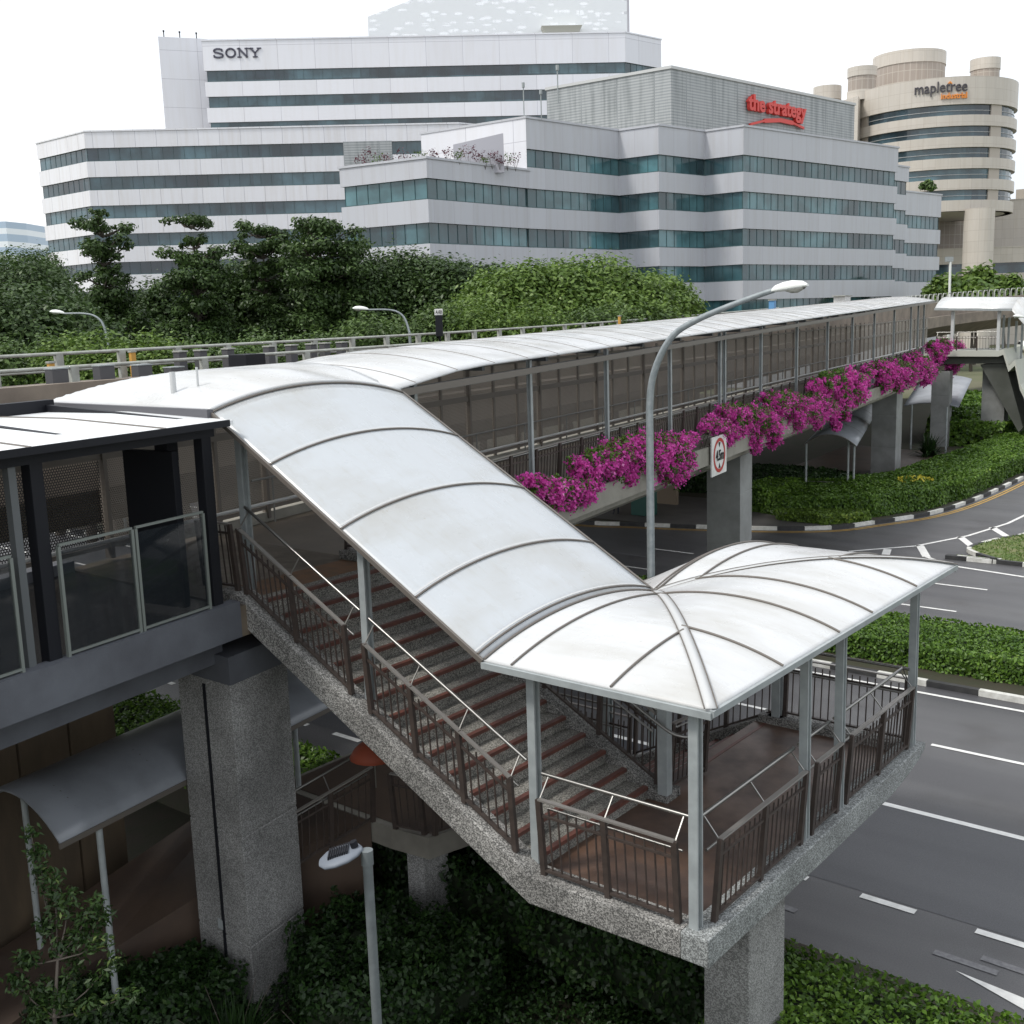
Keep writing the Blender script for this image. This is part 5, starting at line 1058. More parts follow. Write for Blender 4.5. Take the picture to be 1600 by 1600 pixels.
# long bridge canopy
def ez(Y): return 8.43+.0185*(Y-13.8)-.2*max(0., (15.6-Y)/2.3)
def bcan(Y, s, lift=0): off = 2.35-s*2.5; return (bx(Y, off), Y, ez(Y)+.30*arc(s)+lift)
BC = canopy('long white barrel canopy running the length of the bridge', lambda u, v: bcan(u, v), list(np.linspace(13.3, 70.2, 60)), list(np.linspace(-1, 1, 24)), loc=(bx(40, 2.3), 40, 8.4))
Y = 13.9
while Y < 70: rib_line(BC, [bcan(Y, s, .02) for s in np.linspace(-1, 1, 18)], .024); Y += 1.35
m = MB(); m.bar(bcan(13.3, 1, -.05), bcan(70.2, 1, -.05), .05, .12); m.bar(bcan(13.3, -1, -.05), bcan(70.2, -1, -.05), .05, .12); m.build_each('eave_trim', RIB, BC)
m = MB()
for o in (.25, 4.4): m.bar(bp(13.3, o, ez(13.3)-.1), bp(70, o, ez(70)-.1), .1, .14)
for Y in np.arange(14, 70, 2.7): m.bar(bp(Y, .2, ez(Y)-.08), bp(Y, 4.5, ez(Y)-.08), .08, .1)
m.build_each('eave_beam', POSTD, BC)
for Y in (14.3, 18.6, 22.5, 26.7, 30.9, 31.35, 35.2, 39.8, 44.6, 49.2, 54, 59.1, 64.1, 66.5, 68.5):
    m = MB(); ibeam(m, tuple(bp(Y, .22, 5.3)), 5.3, ez(Y)-.06, .045, ax=BD, ay=BN); m.build('post', POSTG, BC)
# height-limit sign on the beam
SG = thing('height_limit_sign', 'white square sign with red ring reading 4.5m fixed to the bridge beam', 'sign', tuple(bp(28.85, -.5, 4.6)))
sc_ = bp(28.85, -.50, 5.2); m = MB(); m.obox(sc_, (BD, BN, (0, 0, 1)), (.66, .02, .57)); pl = m.build('panel', WHITE, SG)
def disc(m, r0, r1, o, n=40, mi=0):
    P_ = [sc_+BN*o+BD*math.cos(2*math.pi*i/n)*r+Vector((0, 0, math.sin(2*math.pi*i/n)*r*.96)) for r in (r0, r1) for i in range(n)]; m.add(P_, [[i, (i+1) % n, n+(i+1) % n, n+i] for i in range(n)], mi)
m = MB(); disc(m, .42, .53, .026); m.build('red_ring', mat('sign_red', (.42, .02, .018), .5), SG)
m = MB(); put_text(m, '4.5m', sc_+BN*.02-BD*.34-Vector((0, 0, .14)), BD, (0, 0, 1), width=.68, height=.30, bold=.02, depth=.004)
for s in (-1, 1): m.add([sc_+BN*.027+BD*-.1+Vector((0, 0, s*.38)), sc_+BN*.027+BD*.1+Vector((0, 0, s*.38)), sc_+BN*.027+Vector((0, 0, s*.22))], [[0, 1, 2]])
m.build('lettering', BLACK, SG)
m = MB(); m.bar(sc_+BD*.4-BN*.02, sc_+BD*.4-BN*.5, .04, .04); m.bar(sc_-BD*.4-BN*.02, sc_-BD*.4-BN*.5, .04, .04); m.build_each('bracket', POSTG, SG)

# ------------------------------------------------------------------ covered walkway at lower left
WK = thing('covered_walkway', 'low grey barrel roof on thin posts over the path at lower left', 'canopy', (-15, 9.5, 0))
def wk(Y, s, lift=0): xe = -13.87-.17*(Y-7.34); return (xe-1.15+s*1.15, Y, 2.5+.42*arc(s)+lift)
m = MB(); m.grid(lambda u, v: wk(u, v), list(np.linspace(7.0, 13.1, 12)), list(np.linspace(-1, 1, 16))); m.build('roof_sheet', SHEET_G, WK, solid=.03)
for Y in (7.5, 8.95, 10.4, 11.85): m = MB(); m.tube([wk(Y, s, .012) for s in np.linspace(-1, 1, 14)], .02, 6); m.build('rib', RIB, WK)
m = MB(); m.bar(wk(7.0, 1, -.03), wk(13.1, 1, -.03), .04, .08); m.build('eave_trim', RIB, WK)
for Y in (7.7, 11.9): m = MB(); q = wk(Y, .93); m.tube([(q[0], q[1], -1.3), (q[0], q[1], 2.5)], .05, 8); m.build('post', POSTG, WK); m = MB(); q = wk(Y, -.93); m.tube([(q[0], q[1], -1.3), (q[0], q[1], 2.5)], .05, 8); m.build('post', POSTG, WK)
c = unproj(188, 1170, 2); HW_ = thing('boundary_wall', 'tall brown jointed wall behind the low walkway roof', 'wall', (c.x, c.y, 0))
HB = mat('brown_wall', (.13, .095, .06), .8, c2=(.08, .06, .04), scale=1.5, stretch=(1, 1, .3))
for k in range(6): m = MB(); a = c+BD*(-.02-k*1.0); b = c+BD*(-.97-k*1.0); m.bar((a.x-.2, a.y, 1.6), (b.x-.2, b.y, 1.6), .2, 6); m.build('wall_panel', HB, HW_)
# walkway shelter under the far part of the bridge
SH = thing('covered_walkway', 'grey curved shelter roof emerging under the bridge by the middle pillars', 'canopy', (-23, 53, 0))
a0 = unproj(1255, 697, 2.75); a1 = unproj(1368, 640, 3.6); a2 = unproj(1338, 698, 2.75); a3 = unproj(1365, 652, 2.75)
def sh(u, v):
    e = a0.lerp(a2, v); d = (a3-a2)*1.7; p = e+d*u; return (p.x, p.y, 2.75+.55*arc(2*v-1))
m = MB(); m.grid(sh, list(np.linspace(0, 1, 8)), list(np.linspace(0, 1, 14))); m.build('roof_sheet', SHEET_G, SH, solid=.03)
for u in (0, .2, .4, .6, .8): m = MB(); m.tube([(sh(u, v)[0], sh(u, v)[1], sh(u, v)[2]+.02) for v in np.linspace(0, 1, 12)], .025, 5); m.build('rib', RIB, SH)
for v in (.04, .84, .95): m = MB(); q = sh(.02, v); m.tube([(q[0], q[1], 0), (q[0], q[1], 3.1 if .1 < v < .9 else 2.8)], .055, 8); m.build('post', POSTG, SH)
for z in (.5, .95): m = MB(); q, r = sh(.02, .04), sh(.02, .95); m.tube([(q[0], q[1], z), (r[0], r[1], z)], .03, 6); m.build('guard_rail', STEEL, SH)
SH2 = thing('covered_walkway', 'second grey sloping roof beyond the third pillar', 'canopy', (-25, 78, 0))
m = MB(); q = [unproj(1480, 636, 3.0), unproj(1497, 633, 3.0), unproj(1519, 595, 5.2), unproj(1513, 577, 5.8), unproj(1445, 590, 5.4), unproj(1425, 632, 3.0)]; c = unproj(1470, 620, 3.6)
f0, f1, f2, f3 = unproj(1412, 634, 2.7), unproj(1498, 636, 2.7), unproj(1519, 592, 3.9), unproj(1440, 590, 3.9)
m.grid(lambda u, v: tuple(f0.lerp(f1, u).lerp(f3.lerp(f2, u), v)+Vector((0, 0, .25*arc(2*u-1)))), list(np.linspace(0, 1, 12)), [0, .33, .66, 1]); m.build('roof_sheet', SHEET_G, SH2, solid=.05)
for p_ in (q[0], q[5]): m = MB(); m.tube([(p_.x, p_.y, 0), (p_.x, p_.y, p_.z)], .06, 8); m.build('post', POSTG, SH2)

# ------------------------------------------------------------------ far staircase platform at the right edge
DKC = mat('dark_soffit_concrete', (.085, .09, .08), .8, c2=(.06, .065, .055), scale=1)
FS = thing('staircase', 'far landing and zigzag staircase with white edge at the right end of the bridge', 'staircase', (-22, 76, 0))
Yp = 73.0
def onY(px, py, Y): d = ray(px, py, 1)-Vector((0, 0, 9.4)); return Vector((0, 0, 9.4))+d*(Y/d.y)
EDG = [(1452, 548), (1560, 548), (1568, 545), (1576, 572), (1586, 562), (1594, 600), (1600, 612), (1612, 660)]
P_ = [onY(x, y, Yp) for x, y in EDG]
m = MB()
for a, b in zip(P_, P_[1:]): m.bar(a, b, 3.8, .34, up=(0, 0, 1)) if False else m.hexa([a+Vector((0, 0, -.36)), b+Vector((0, 0, -.36)), b+Vector((0, 3.8, -.36)), a+Vector((0, 3.8, -.36))], [a, b, b+Vector((0, 3.8, 0)), a+Vector((0, 3.8, 0))])
m.build('stair_flight', mat('pale_edge', (.46, .47, .42), .7), FS)
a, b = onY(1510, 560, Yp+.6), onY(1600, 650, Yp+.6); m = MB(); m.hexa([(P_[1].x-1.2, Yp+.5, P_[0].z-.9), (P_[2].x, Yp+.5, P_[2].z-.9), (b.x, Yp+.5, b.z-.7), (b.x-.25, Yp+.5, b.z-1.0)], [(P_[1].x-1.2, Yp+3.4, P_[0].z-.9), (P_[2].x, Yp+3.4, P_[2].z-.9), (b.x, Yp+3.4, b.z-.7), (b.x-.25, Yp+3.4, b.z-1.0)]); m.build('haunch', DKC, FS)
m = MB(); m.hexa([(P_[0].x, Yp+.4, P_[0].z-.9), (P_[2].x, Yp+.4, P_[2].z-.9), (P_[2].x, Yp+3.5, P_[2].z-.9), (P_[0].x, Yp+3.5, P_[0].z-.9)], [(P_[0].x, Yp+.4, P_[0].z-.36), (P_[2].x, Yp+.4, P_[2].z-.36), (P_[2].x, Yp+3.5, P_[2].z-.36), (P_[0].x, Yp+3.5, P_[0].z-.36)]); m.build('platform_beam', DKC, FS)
q = onY(1557, 600, Yp+2); m = MB(); m.box(q.x-.7, q.x+.7, Yp+1.4, Yp+2.4, 0, P_[1].z-.9); m.build('pier', PCM, FS)
for x in (1486, 1558): q = onY(x, 548, Yp); r = onY(x, 486, Yp); m = MB(); m.obox((q.x, Yp+.15, (q.z+r.z)/2), (X_, Y_, (0, 0, 1)), (.09, .09, (r.z-q.z)/2)); m.build('post', CAP, FS)
for x in (1566, 1574, 1585, 1594, 1601): q = onY(x, 560+(x-1566)*.9, Yp+2.4); r = onY(x, 492+(x-1566)*.5, Yp+2.4); m = MB(); m.obox((q.x, Yp+2.4, (q.z+r.z)/2), (X_, Y_, (0, 0, 1)), (.06, .06, (r.z-q.z)/2)); m.build('post', POSTG, FS)
q, r = onY(1462, 548, Yp), onY(1557, 548, Yp)
rail('brown railing with two white rails on the far landing at the right edge', (q.x, Yp+.2, q.z), (r.x, Yp+.2, r.z), (0, 1, 0), 4, None, steel=True, gap=.16, hs=(.1, .8, .9, 1.15))
FC = thing('canopy', 'small white canopy over the far landing at the right edge', 'canopy', (-22, 75, 8.5))
a, b = onY(1460, 483, Yp-.3), onY(1581, 484, Yp-.3)
def fc(u, v): return (a.x+(b.x-a.x)*u, Yp-.3+v*4.4, a.z+(b.z-a.z)*u+.75*arc(2*v-1))
m = MB(); m.grid(fc, list(np.linspace(0, 1, 6)), list(np.linspace(0, 1, 14))); m.build('roof_sheet', SHEET, FC, solid=.05)
m = MB(); m.bar(fc(0, 0), fc(1, 0), .06, .14); m.build('eave_trim', POSTG, FC)
def fc2(u, v): q0 = b; r0 = onY(1612, 520, Yp-.3); return (q0.x+(r0.x-q0.x)*u, Yp-.3+v*4.4, q0.z+(r0.z-q0.z)*u+.75*arc(2*v-1))
m = MB(); m.grid(fc2, [0, .5, 1], list(np.linspace(0, 1, 12))); m.build('sloping_sheet', SHEET, FC, solid=.05)
# ------------------------------------------------------------------ bougainvillea hanging from the bridge planter
def on_bridge(px, py, off=-.35):
    d = ray(px, py, 1)-Vector((0, 0, 9.4)); n = Vector((1, -BS, 0)); p0 = Vector((bx(0, off), 0, 0)); t = p0.dot(n)/Vector((d.x, d.y, 0)).dot(n); return Vector((0, 0, 9.4))+d*t
CL = [
 ('first bougainvillea clump from the left, hanging beside the sloping stair canopy', [(812, 752, 9), (830, 757, 16), (850, 762, 20), (870, 768, 22), (892, 770, 22), (912, 755, 16), (880, 785, 12), (862, 782, 12), (905, 775, 12)]),
 ('broad bougainvillea clump on the left side of the tall lamp pole', [(900, 727, 14), (920, 718, 20), (940, 712, 24), (960, 706, 26), (985, 700, 28), (1000, 712, 28), (915, 738, 12), (950, 735, 14), (975, 745, 12), (893, 722, 9)]),
 ('bougainvillea clump just right of the lamp pole, beside the height sign', [(1022, 700, 24), (1040, 705, 26), (1052, 720, 22), (1043, 742, 16), (1030, 735, 18), (1062, 690, 14), (1075, 683, 8), (1060, 735, 8)]),
 ('thin pale bougainvillea clump above the height-limit sign', [(1098, 664, 9), (1112, 665, 11), (1125, 670, 14), (1140, 678, 10), (1105, 655, 7), (1132, 688, 9)]),
 ('large bougainvillea clump with a trailing tail right of the height sign', [(1125, 640, 10), (1142, 645, 16), (1160, 650, 20), (1180, 655, 22), (1195, 665, 18), (1172, 685, 12), (1176, 700, 7), (1205, 690, 8), (1200, 678, 12), (1150, 668, 12)]),
 ('long bougainvillea clump over the middle of the bridge', [(1195, 622, 11), (1212, 628, 18), (1230, 635, 22), (1248, 640, 20), (1240, 660, 12), (1262, 628, 18), (1268, 650, 14), (1285, 635, 16), (1275, 665, 6), (1225, 618, 10)]),
 ('bougainvillea clump hanging left of the shelter roof with loose trailing stems', [(1265, 600, 10), (1282, 595, 16), (1300, 595, 20), (1318, 600, 20), (1330, 612, 16), (1335, 596, 13), (1312, 622, 16), (1300, 648, 6), (1318, 650, 5), (1305, 665, 4), (1345, 592, 9)]),
 ('bougainvillea clump near the right end, in front of the second pillar', [(1350, 580, 10), (1368, 575, 15), (1388, 578, 19), (1405, 582, 18), (1375, 598, 12), (1395, 602, 10), (1420, 562, 14), (1435, 570, 14), (1446, 578, 12), (1442, 592, 8)]),
 ('rightmost bougainvillea clump, at the end of the bridge', [(1452, 540, 9), (1468, 540, 12), (1485, 545, 14), (1496, 556, 12), (1478, 560, 13), (1482, 575, 9), (1462, 554, 10), (1490, 568, 8)]),
]
for i, (lb, bl) in enumerate(CL):
    c0 = on_bridge(bl[0][0], bl[0][1]); t = thing('bougainvillea', lb, 'flowering plant', (c0.x, c0.y, 5.3), 'bougainvillea clumps along the bridge'); P1 = []; N1 = []; P2 = []; N2 = []; stm = MB()
    for (px, py, r) in bl:
        c = on_bridge(px, py); dep = (c-Vector((0, 0, 9.4))).dot(Vector(CF)); rr = r/FPX*dep*1.16
        out = Vector((BN.x, BN.y, 0))*min(.25, rr*.35); c = c+out; size = .036 if dep < 45 else .055
        for (k0, cc_) in ((0, c), (1, c+Vector(BD)*rr*.9)):
            ns = int(46*(rr/.5)**1.7)+10
            for q in range(ns):
                d0 = RNG.normal(0, 1, 3); d0 /= np.linalg.norm(d0); d0[2] = d0[2]*.8+.15; L0 = rr*RNG.uniform(.45, 1.15); droop = rr*RNG.uniform(.1, .75); nf = int(RNG.integers(26, 64)); u = RNG.random(nf)**.7
                base_ = np.array(cc_)+RNG.normal(0, rr*.22, 3)*np.array([.7, 1.3, .6]); p = base_+np.outer(u, d0*L0*np.array([.8, 1.25, 1]))-np.outer(u*u, [0, 0, droop])+RNG.normal(0, .045+.02*(dep > 45), (nf, 3))
                if RNG.random() < .8: P1.append(p); N1.append(np.tile(d0*.5+np.array([.3, -.2, .5]), (nf, 1)))
                else: P2.append(p); N2.append(np.tile(d0*.5+np.array([.2, -.1, .6]), (nf, 1)))
            p, d = blob_pts(tuple(cc_), (rr*.6, rr*.95, rr*.75), int(900*(rr/.5)**1.6), .6); P2.append(p); N2.append(d)
        a = bp(c.y, -.18, 5.3); stm.tube([a, (a+c)/2+Vector((.15, 0, .2)), c, c+Vector((.05, RNG.normal(0, .1), -rr*.8))], .015, 5, r1=.006)
    stm.build('stems', BARK, t)
    leaves('flowers', np.concatenate(P1), np.concatenate(N1), size, MAG, t, aspect=.8, jit=.7); leaves('leaves', np.concatenate(P2), np.concatenate(N2), size*1.0, G_MID, t, jit=.7)

# ------------------------------------------------------------------ hedges, shrubs, ground cover
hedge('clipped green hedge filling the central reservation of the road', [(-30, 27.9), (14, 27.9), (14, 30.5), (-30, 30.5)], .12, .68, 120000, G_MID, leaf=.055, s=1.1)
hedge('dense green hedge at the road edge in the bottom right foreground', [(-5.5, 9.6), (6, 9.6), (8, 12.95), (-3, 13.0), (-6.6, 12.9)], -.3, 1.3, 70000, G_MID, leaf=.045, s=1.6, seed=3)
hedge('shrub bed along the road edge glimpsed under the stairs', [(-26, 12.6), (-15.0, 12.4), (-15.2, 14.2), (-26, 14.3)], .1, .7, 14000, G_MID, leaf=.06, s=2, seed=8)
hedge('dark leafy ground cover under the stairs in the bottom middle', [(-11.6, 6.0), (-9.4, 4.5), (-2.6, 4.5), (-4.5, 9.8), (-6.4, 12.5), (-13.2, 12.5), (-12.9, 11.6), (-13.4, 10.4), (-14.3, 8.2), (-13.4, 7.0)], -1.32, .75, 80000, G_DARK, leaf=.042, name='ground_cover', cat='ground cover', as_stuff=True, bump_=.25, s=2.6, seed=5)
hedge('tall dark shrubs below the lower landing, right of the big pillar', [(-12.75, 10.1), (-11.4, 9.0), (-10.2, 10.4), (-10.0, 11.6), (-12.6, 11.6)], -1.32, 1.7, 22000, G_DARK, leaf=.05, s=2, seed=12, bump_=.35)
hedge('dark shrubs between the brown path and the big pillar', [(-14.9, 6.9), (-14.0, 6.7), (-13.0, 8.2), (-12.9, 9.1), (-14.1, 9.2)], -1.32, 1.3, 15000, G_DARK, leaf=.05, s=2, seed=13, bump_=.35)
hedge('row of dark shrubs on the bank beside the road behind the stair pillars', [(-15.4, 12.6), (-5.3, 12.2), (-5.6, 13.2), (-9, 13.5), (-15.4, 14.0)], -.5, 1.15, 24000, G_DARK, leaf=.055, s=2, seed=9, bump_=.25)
FV = [(-24.5, 46.8), (-21.5, 45.7), (-18.2, 47.3), (-16.8, 50.2), (-16.2, 54.8), (-16.15, 63), (-16.3, 79), (-19.6, 80), (-19.8, 62), (-20.0, 55), (-21.5, 51.5), (-24.5, 50.5)]
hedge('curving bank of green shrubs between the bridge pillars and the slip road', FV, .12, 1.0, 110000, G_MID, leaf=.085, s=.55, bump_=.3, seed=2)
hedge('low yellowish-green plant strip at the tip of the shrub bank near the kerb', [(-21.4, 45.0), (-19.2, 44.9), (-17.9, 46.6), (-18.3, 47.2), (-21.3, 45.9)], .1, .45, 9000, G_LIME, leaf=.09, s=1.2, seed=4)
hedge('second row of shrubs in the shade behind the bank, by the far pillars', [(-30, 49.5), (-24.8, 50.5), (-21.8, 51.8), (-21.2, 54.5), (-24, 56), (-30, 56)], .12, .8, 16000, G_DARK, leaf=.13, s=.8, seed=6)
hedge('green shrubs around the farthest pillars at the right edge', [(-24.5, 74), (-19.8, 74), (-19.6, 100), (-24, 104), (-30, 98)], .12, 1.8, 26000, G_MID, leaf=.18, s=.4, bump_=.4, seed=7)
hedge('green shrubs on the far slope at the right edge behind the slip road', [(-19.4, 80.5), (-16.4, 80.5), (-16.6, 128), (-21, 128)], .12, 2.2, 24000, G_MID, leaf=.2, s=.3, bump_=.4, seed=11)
c = unproj(1148, 862 if False else 765, .8)
for i, (px, py) in enumerate(((1430, 748), (1420, 752), (1438, 745))):
    pass
c = unproj(1431, 752, .95); p, d = blob_pts(tuple(c), (.8, .8, .25), 260, .6); t = thing('flowering_shrub', 'small patch of yellow flowers in the shrub bank below the second pillar', 'flowering plant', (c.x, c.y, .12)); leaves('flowers', p, d, .09, YFL, t); p, d = blob_pts(tuple(c-Vector((0, 0, .15))), (.8, .8, .35), 400, .6); leaves('leaves', p, d, .1, G_MID, t)
shrub('clump of long dark strap leaves at the foot of the big left pillar', (-12.1, 8.3, -1.0), 1.0, 300, G_DARK, leaf=.035, name='strap_leaf_plant', cat='plant', spiky=True)
shrub('second smaller strap-leaf clump right of the big left pillar', (-11.4, 9.2, -1.0), .7, 170, G_DARK, leaf=.03, name='strap_leaf_plant', cat='plant', spiky=True)
shrub('red-leaved dark tuft at the foot of the third bridge pillar', (-22.6, 68.6, .12), 1.3, 160, G_DARK, leaf=.09, name='strap_leaf_plant', cat='plant', spiky=True)
shrub('leafy bush in front of the low walkway roof, bottom left', (-14.9, 7.4, -1.2), .6, 2200, G_DARK, leaf=.045, h=1.1)
shrub('dark bush at the left edge beside the walkway', (-19.5, 9.3, -1.2), 1.2, 5000, G_MID, leaf=.08, h=3.4)
# slender young tree, bottom left foreground
def sapling():
    b = Vector((-10.2, 4.75, -1.3)); t = thing('young_tree', 'slender young tree with bright leaf tips in the bottom left foreground', 'tree', tuple(b)); m = MB(); P_ = []; N_ = []
    tips = [(60, 1335, 11.6), (85, 1370, 11.4), (48, 1300, 11.8), (110, 1400, 11.2), (150, 1410, 11.2), (165, 1430, 11.3), (35, 1500, 10.9), (20, 1530, 10.8), (70, 1540, 10.8), (120, 1500, 11.0), (180, 1500, 11.0), (100, 1560, 10.7), (60, 1580, 10.7), (140, 1570, 10.8), (205, 1555, 10.9), (125, 1455, 11.1), (95, 1480, 11), (160, 1470, 11), (70, 1440, 11.1)]
    T = [ray(px, py, d_) for px, py, d_ in tips]; hub = ray(85, 1590, 10.7); m.tube([b, hub*.6+b*.4, hub], .03, 8, r1=.022); hub2 = ray(90, 1500, 10.9); m.tube([hub, hub2], .022, 6, r1=.014)
    for q in T:
        h0 = hub2 if q.z > hub2.z else hub; m.tube([h0, h0.lerp(q, .5)+Vector((0, 0, -.04)), q], .011, 5, r1=.004)
        for k in range(3):
            cc_ = h0.lerp(q, 1-.16*k) if k else q; p, d = blob_pts(tuple(cc_), (.11, .11, .09), 60 if k == 0 else 42, .8); P_.append(p); N_.append(d*.6+np.array([0, 0, .8]))
    m.build('trunk', BARK, t); leaves('crown', np.concatenate(P_), np.concatenate(N_), .038, mat_leaf('sapling_leaf', (.01, .025, .008), (.045, .09, .02), (.30, .36, .11), nscale=3), t, aspect=.36, jit=.7)
sapling()

# ------------------------------------------------------------------ trees
TG = 'trees behind the viaduct'
def tb(px, d): p = ray(px, 500, d); return (p.x, p.y, 0.)
def zt(py, px, d): return ray(px, py, d).z
# layered trees standing clear of the mass
TIER = [
 ('layered dark tree on the left with a small tuft above its flat top', 172, 68, 326, [(.985, .5, .35), (.925, 1.75, .55), (.86, 1.5, .7), (.78, 1.0, .6), (.70, 1.5, .9), (.62, 1.8, 1.1), (.53, 2.1, 1.2), (.44, 2.2, 1.2)]),
 ('layered tree second from the left with flat spreading tiers', 312, 66, 336, [(.965, 1.5, .45), (.90, .9, .4), (.84, 1.6, .6), (.76, 1.9, .8), (.67, 1.7, .9), (.57, 2.1, 1.1), (.46, 2.2, 1.2)]),
 ('open layered tree with bare trunk, third from the left', 418, 70, 345, [(.965, 1.5, .5), (.89, 1.9, .6), (.80, 1.4, .7), (.68, 1.3, .7), (.54, 1.4, .8)]),
 ('broad dark layered tree beside the narrow gap between the two offices', 508, 69, 340, [(.955, 1.8, .7), (.88, 2.4, .8), (.79, 2.6, .9), (.69, 2.3, .9), (.58, 2.2, 1.0), (.46, 2.2, 1.0)]),
]
for lb, px, d, py, tr_ in TIER:
    h = zt(py, px, d); tree(lb, tb(px, d), h, None, None, G_TREED, 30000, leaf=.13, tier=[(h*(a+RNG.normal(0, .006)), r*RNG.uniform(.9, 1.25), th*1.25) for a, r, th in tr_]+[(h*a, RNG.uniform(1.8, 2.7), 1.1) for a in (.36, .42, .5, .57)]+[(h*a, RNG.uniform(1.1, 1.7), .6) for a in (.66, .74, .82)], name='layered_tree', trunk_r=.2)
RND = [ # label, px, depth, top py, radius m, n, material
 ('rounded tree in front of the grey office, left one of the dense row', 585, 72, 402, 3.3, 9000, G_TREE), ('second rounded tree of the dense row before the grey office', 640, 73, 400, 3.4, 9000, G_TREE),
 ('third rounded tree of the dense row, centre of the photo', 700, 72, 400, 3.3, 9000, G_TREE), ('dark rounded tree where the dense row dips', 748, 75, 415, 2.6, 6000, G_TREE),
 ('light green tree, left of the big pale pair before the stepped office', 805, 66, 406, 3.5, 10000, G_TREEL), ('large light green tree with the highest round crown before the stepped office', 880, 68, 397, 4.4, 14000, G_TREEL),
 ('light green tree right of the large pale crown', 960, 68, 404, 4.0, 12000, G_TREEL), ('lowest light green tree sloping down to the railing at the right end of the row', 1032, 72, 432, 3.1, 8000, G_TREEL),
 ('dark bushy tree between the first two layered trees', 238, 74, 452, 2.6, 8000, G_TREE), ('dark bushy tree between the second and third layered trees', 368, 74, 412, 2.6, 8000, G_TREE), ('dark tree under the broad layered tree', 465, 75, 405, 3.0, 8000, G_TREE), ('dark tree filling the gap left of the dense row', 545, 70, 412, 2.8, 7000, G_TREE),
 ('dark tree at the left edge of the photo', 20, 78, 392, 4.4, 11000, G_TREE), ('dark tree second from the left edge below the pale tower', 62, 86, 405, 3.6, 8000, G_TREE), ('small tree on the skyline left of the white office', 72, 130, 393, 3.0, 3500, G_TREE),
 ('round tree at the lower left behind the railing', 30, 58, 450, 4.2, 9000, G_TREE)]
for lb, px, d, py, r, n, mt in RND:
    h = zt(py-(34 if mt is G_TREE else 22), px, d); r = r*1.1; n = int(n*1.2); tree(lb, tb(px, d), h*.85, (r*1.12, r*1.12, h*.34), h*.69, (G_TREED if mt is G_TREE else mt), int(n*1.9), leaf=.15 if mt is G_TREE else .16, blobs=26)
LOWB = [(-10, 505, 48, 2.8), (60, 500, 50, 2.6), (110, 495, 48, 2.6), (155, 492, 47, 2.8), (210, 495, 48, 2.8), (262, 500, 49, 2.8), (315, 505, 50, 2.6), (375, 512, 52, 2.4), (430, 490, 55, 2.6), (490, 480, 56, 2.8), (560, 475, 58, 3.0), (620, 470, 60, 3.0), (680, 465, 60, 3.2), (750, 455, 60, 3.4), (820, 455, 60, 3.4), (890, 450, 62, 3.4), (950, 455, 62, 3.2), (1010, 462, 64, 3.0)]
WH = ['leftmost', 'second', 'third', 'fourth', 'fifth', 'sixth', 'seventh', 'eighth', 'ninth', 'tenth', 'eleventh', 'twelfth', 'thirteenth', 'fourteenth', 'fifteenth', 'sixteenth', 'seventeenth', 'rightmost']
for i, (px, py, d, r) in enumerate(LOWB):
    h = zt(py, px, d); lb = f'{WH[i]} low bushy tree, counted from the left, directly behind the viaduct railing'
    tree(lb, tb(px, d), h*.8, (r, r, h*.42), h*.64, G_TREEL if i in (2, 3, 4, 5, 13, 14) else G_TREE, 11000, leaf=.12, blobs=18, group='low bushy trees along the viaduct', name='bushy_tree')
# trees by the beige tower
for lb, px, d, py, r, n in (('palm-like tree left of the light mast near the beige tower', 1473, 150, 403, 3.0, 3500), ('bright green bush right of the light mast', 1520, 150, 412, 4.4, 5000), ('broad bushy tree below the round column of the beige tower', 1525, 165, 398, 4.6, 5000), ('tree at the right end of the group by the beige tower', 1570, 160, 410, 3.6, 4000)):
    h = zt(py, px, d); tree(lb, tb(px, d), h*.85, (r, r, h*.36), h*.62, G_TREEL, n, leaf=.5, blobs=14, group='trees by the beige tower')
shrub('small green plant growing on the roof edge of the stepped office at its right end', tuple(unproj(1447, 306, 26.6)), 1.5, 700, G_TREE, leaf=.28, h=2.6, name='roof_plant', cat='plant')
# roof garden: reddish plants
k = 0
for (px, py, s) in ((560, 262, 1), (573, 258, 1.2), (586, 256, 1), (600, 252, .9), (628, 248, .9), (655, 247, .8), (676, 246, .8), (700, 247, .9), (716, 247, .8), (731, 250, 1.2), (746, 251, 1), (757, 252, .7), (768, 252, 1), (780, 253, .7), (792, 254, 1), (805, 255, .9)):
    c = unproj(px, py, 24.9); k += 1
    shrub(f'reddish roof-garden shrub on the terrace of the stepped office, number {["one","two","three","four","five","six","seven","eight","nine","ten","eleven","twelve","thirteen","fourteen","fifteen","sixteen"][k-1]} from the left', (c.x-.6, c.y+.8, 24.2), 1.0*s, 60, PLUM if k % 3 else G_TREE, leaf=.12, h=2.4*s, name='roof_shrub', cat='shrub', group='roof-garden shrubs')

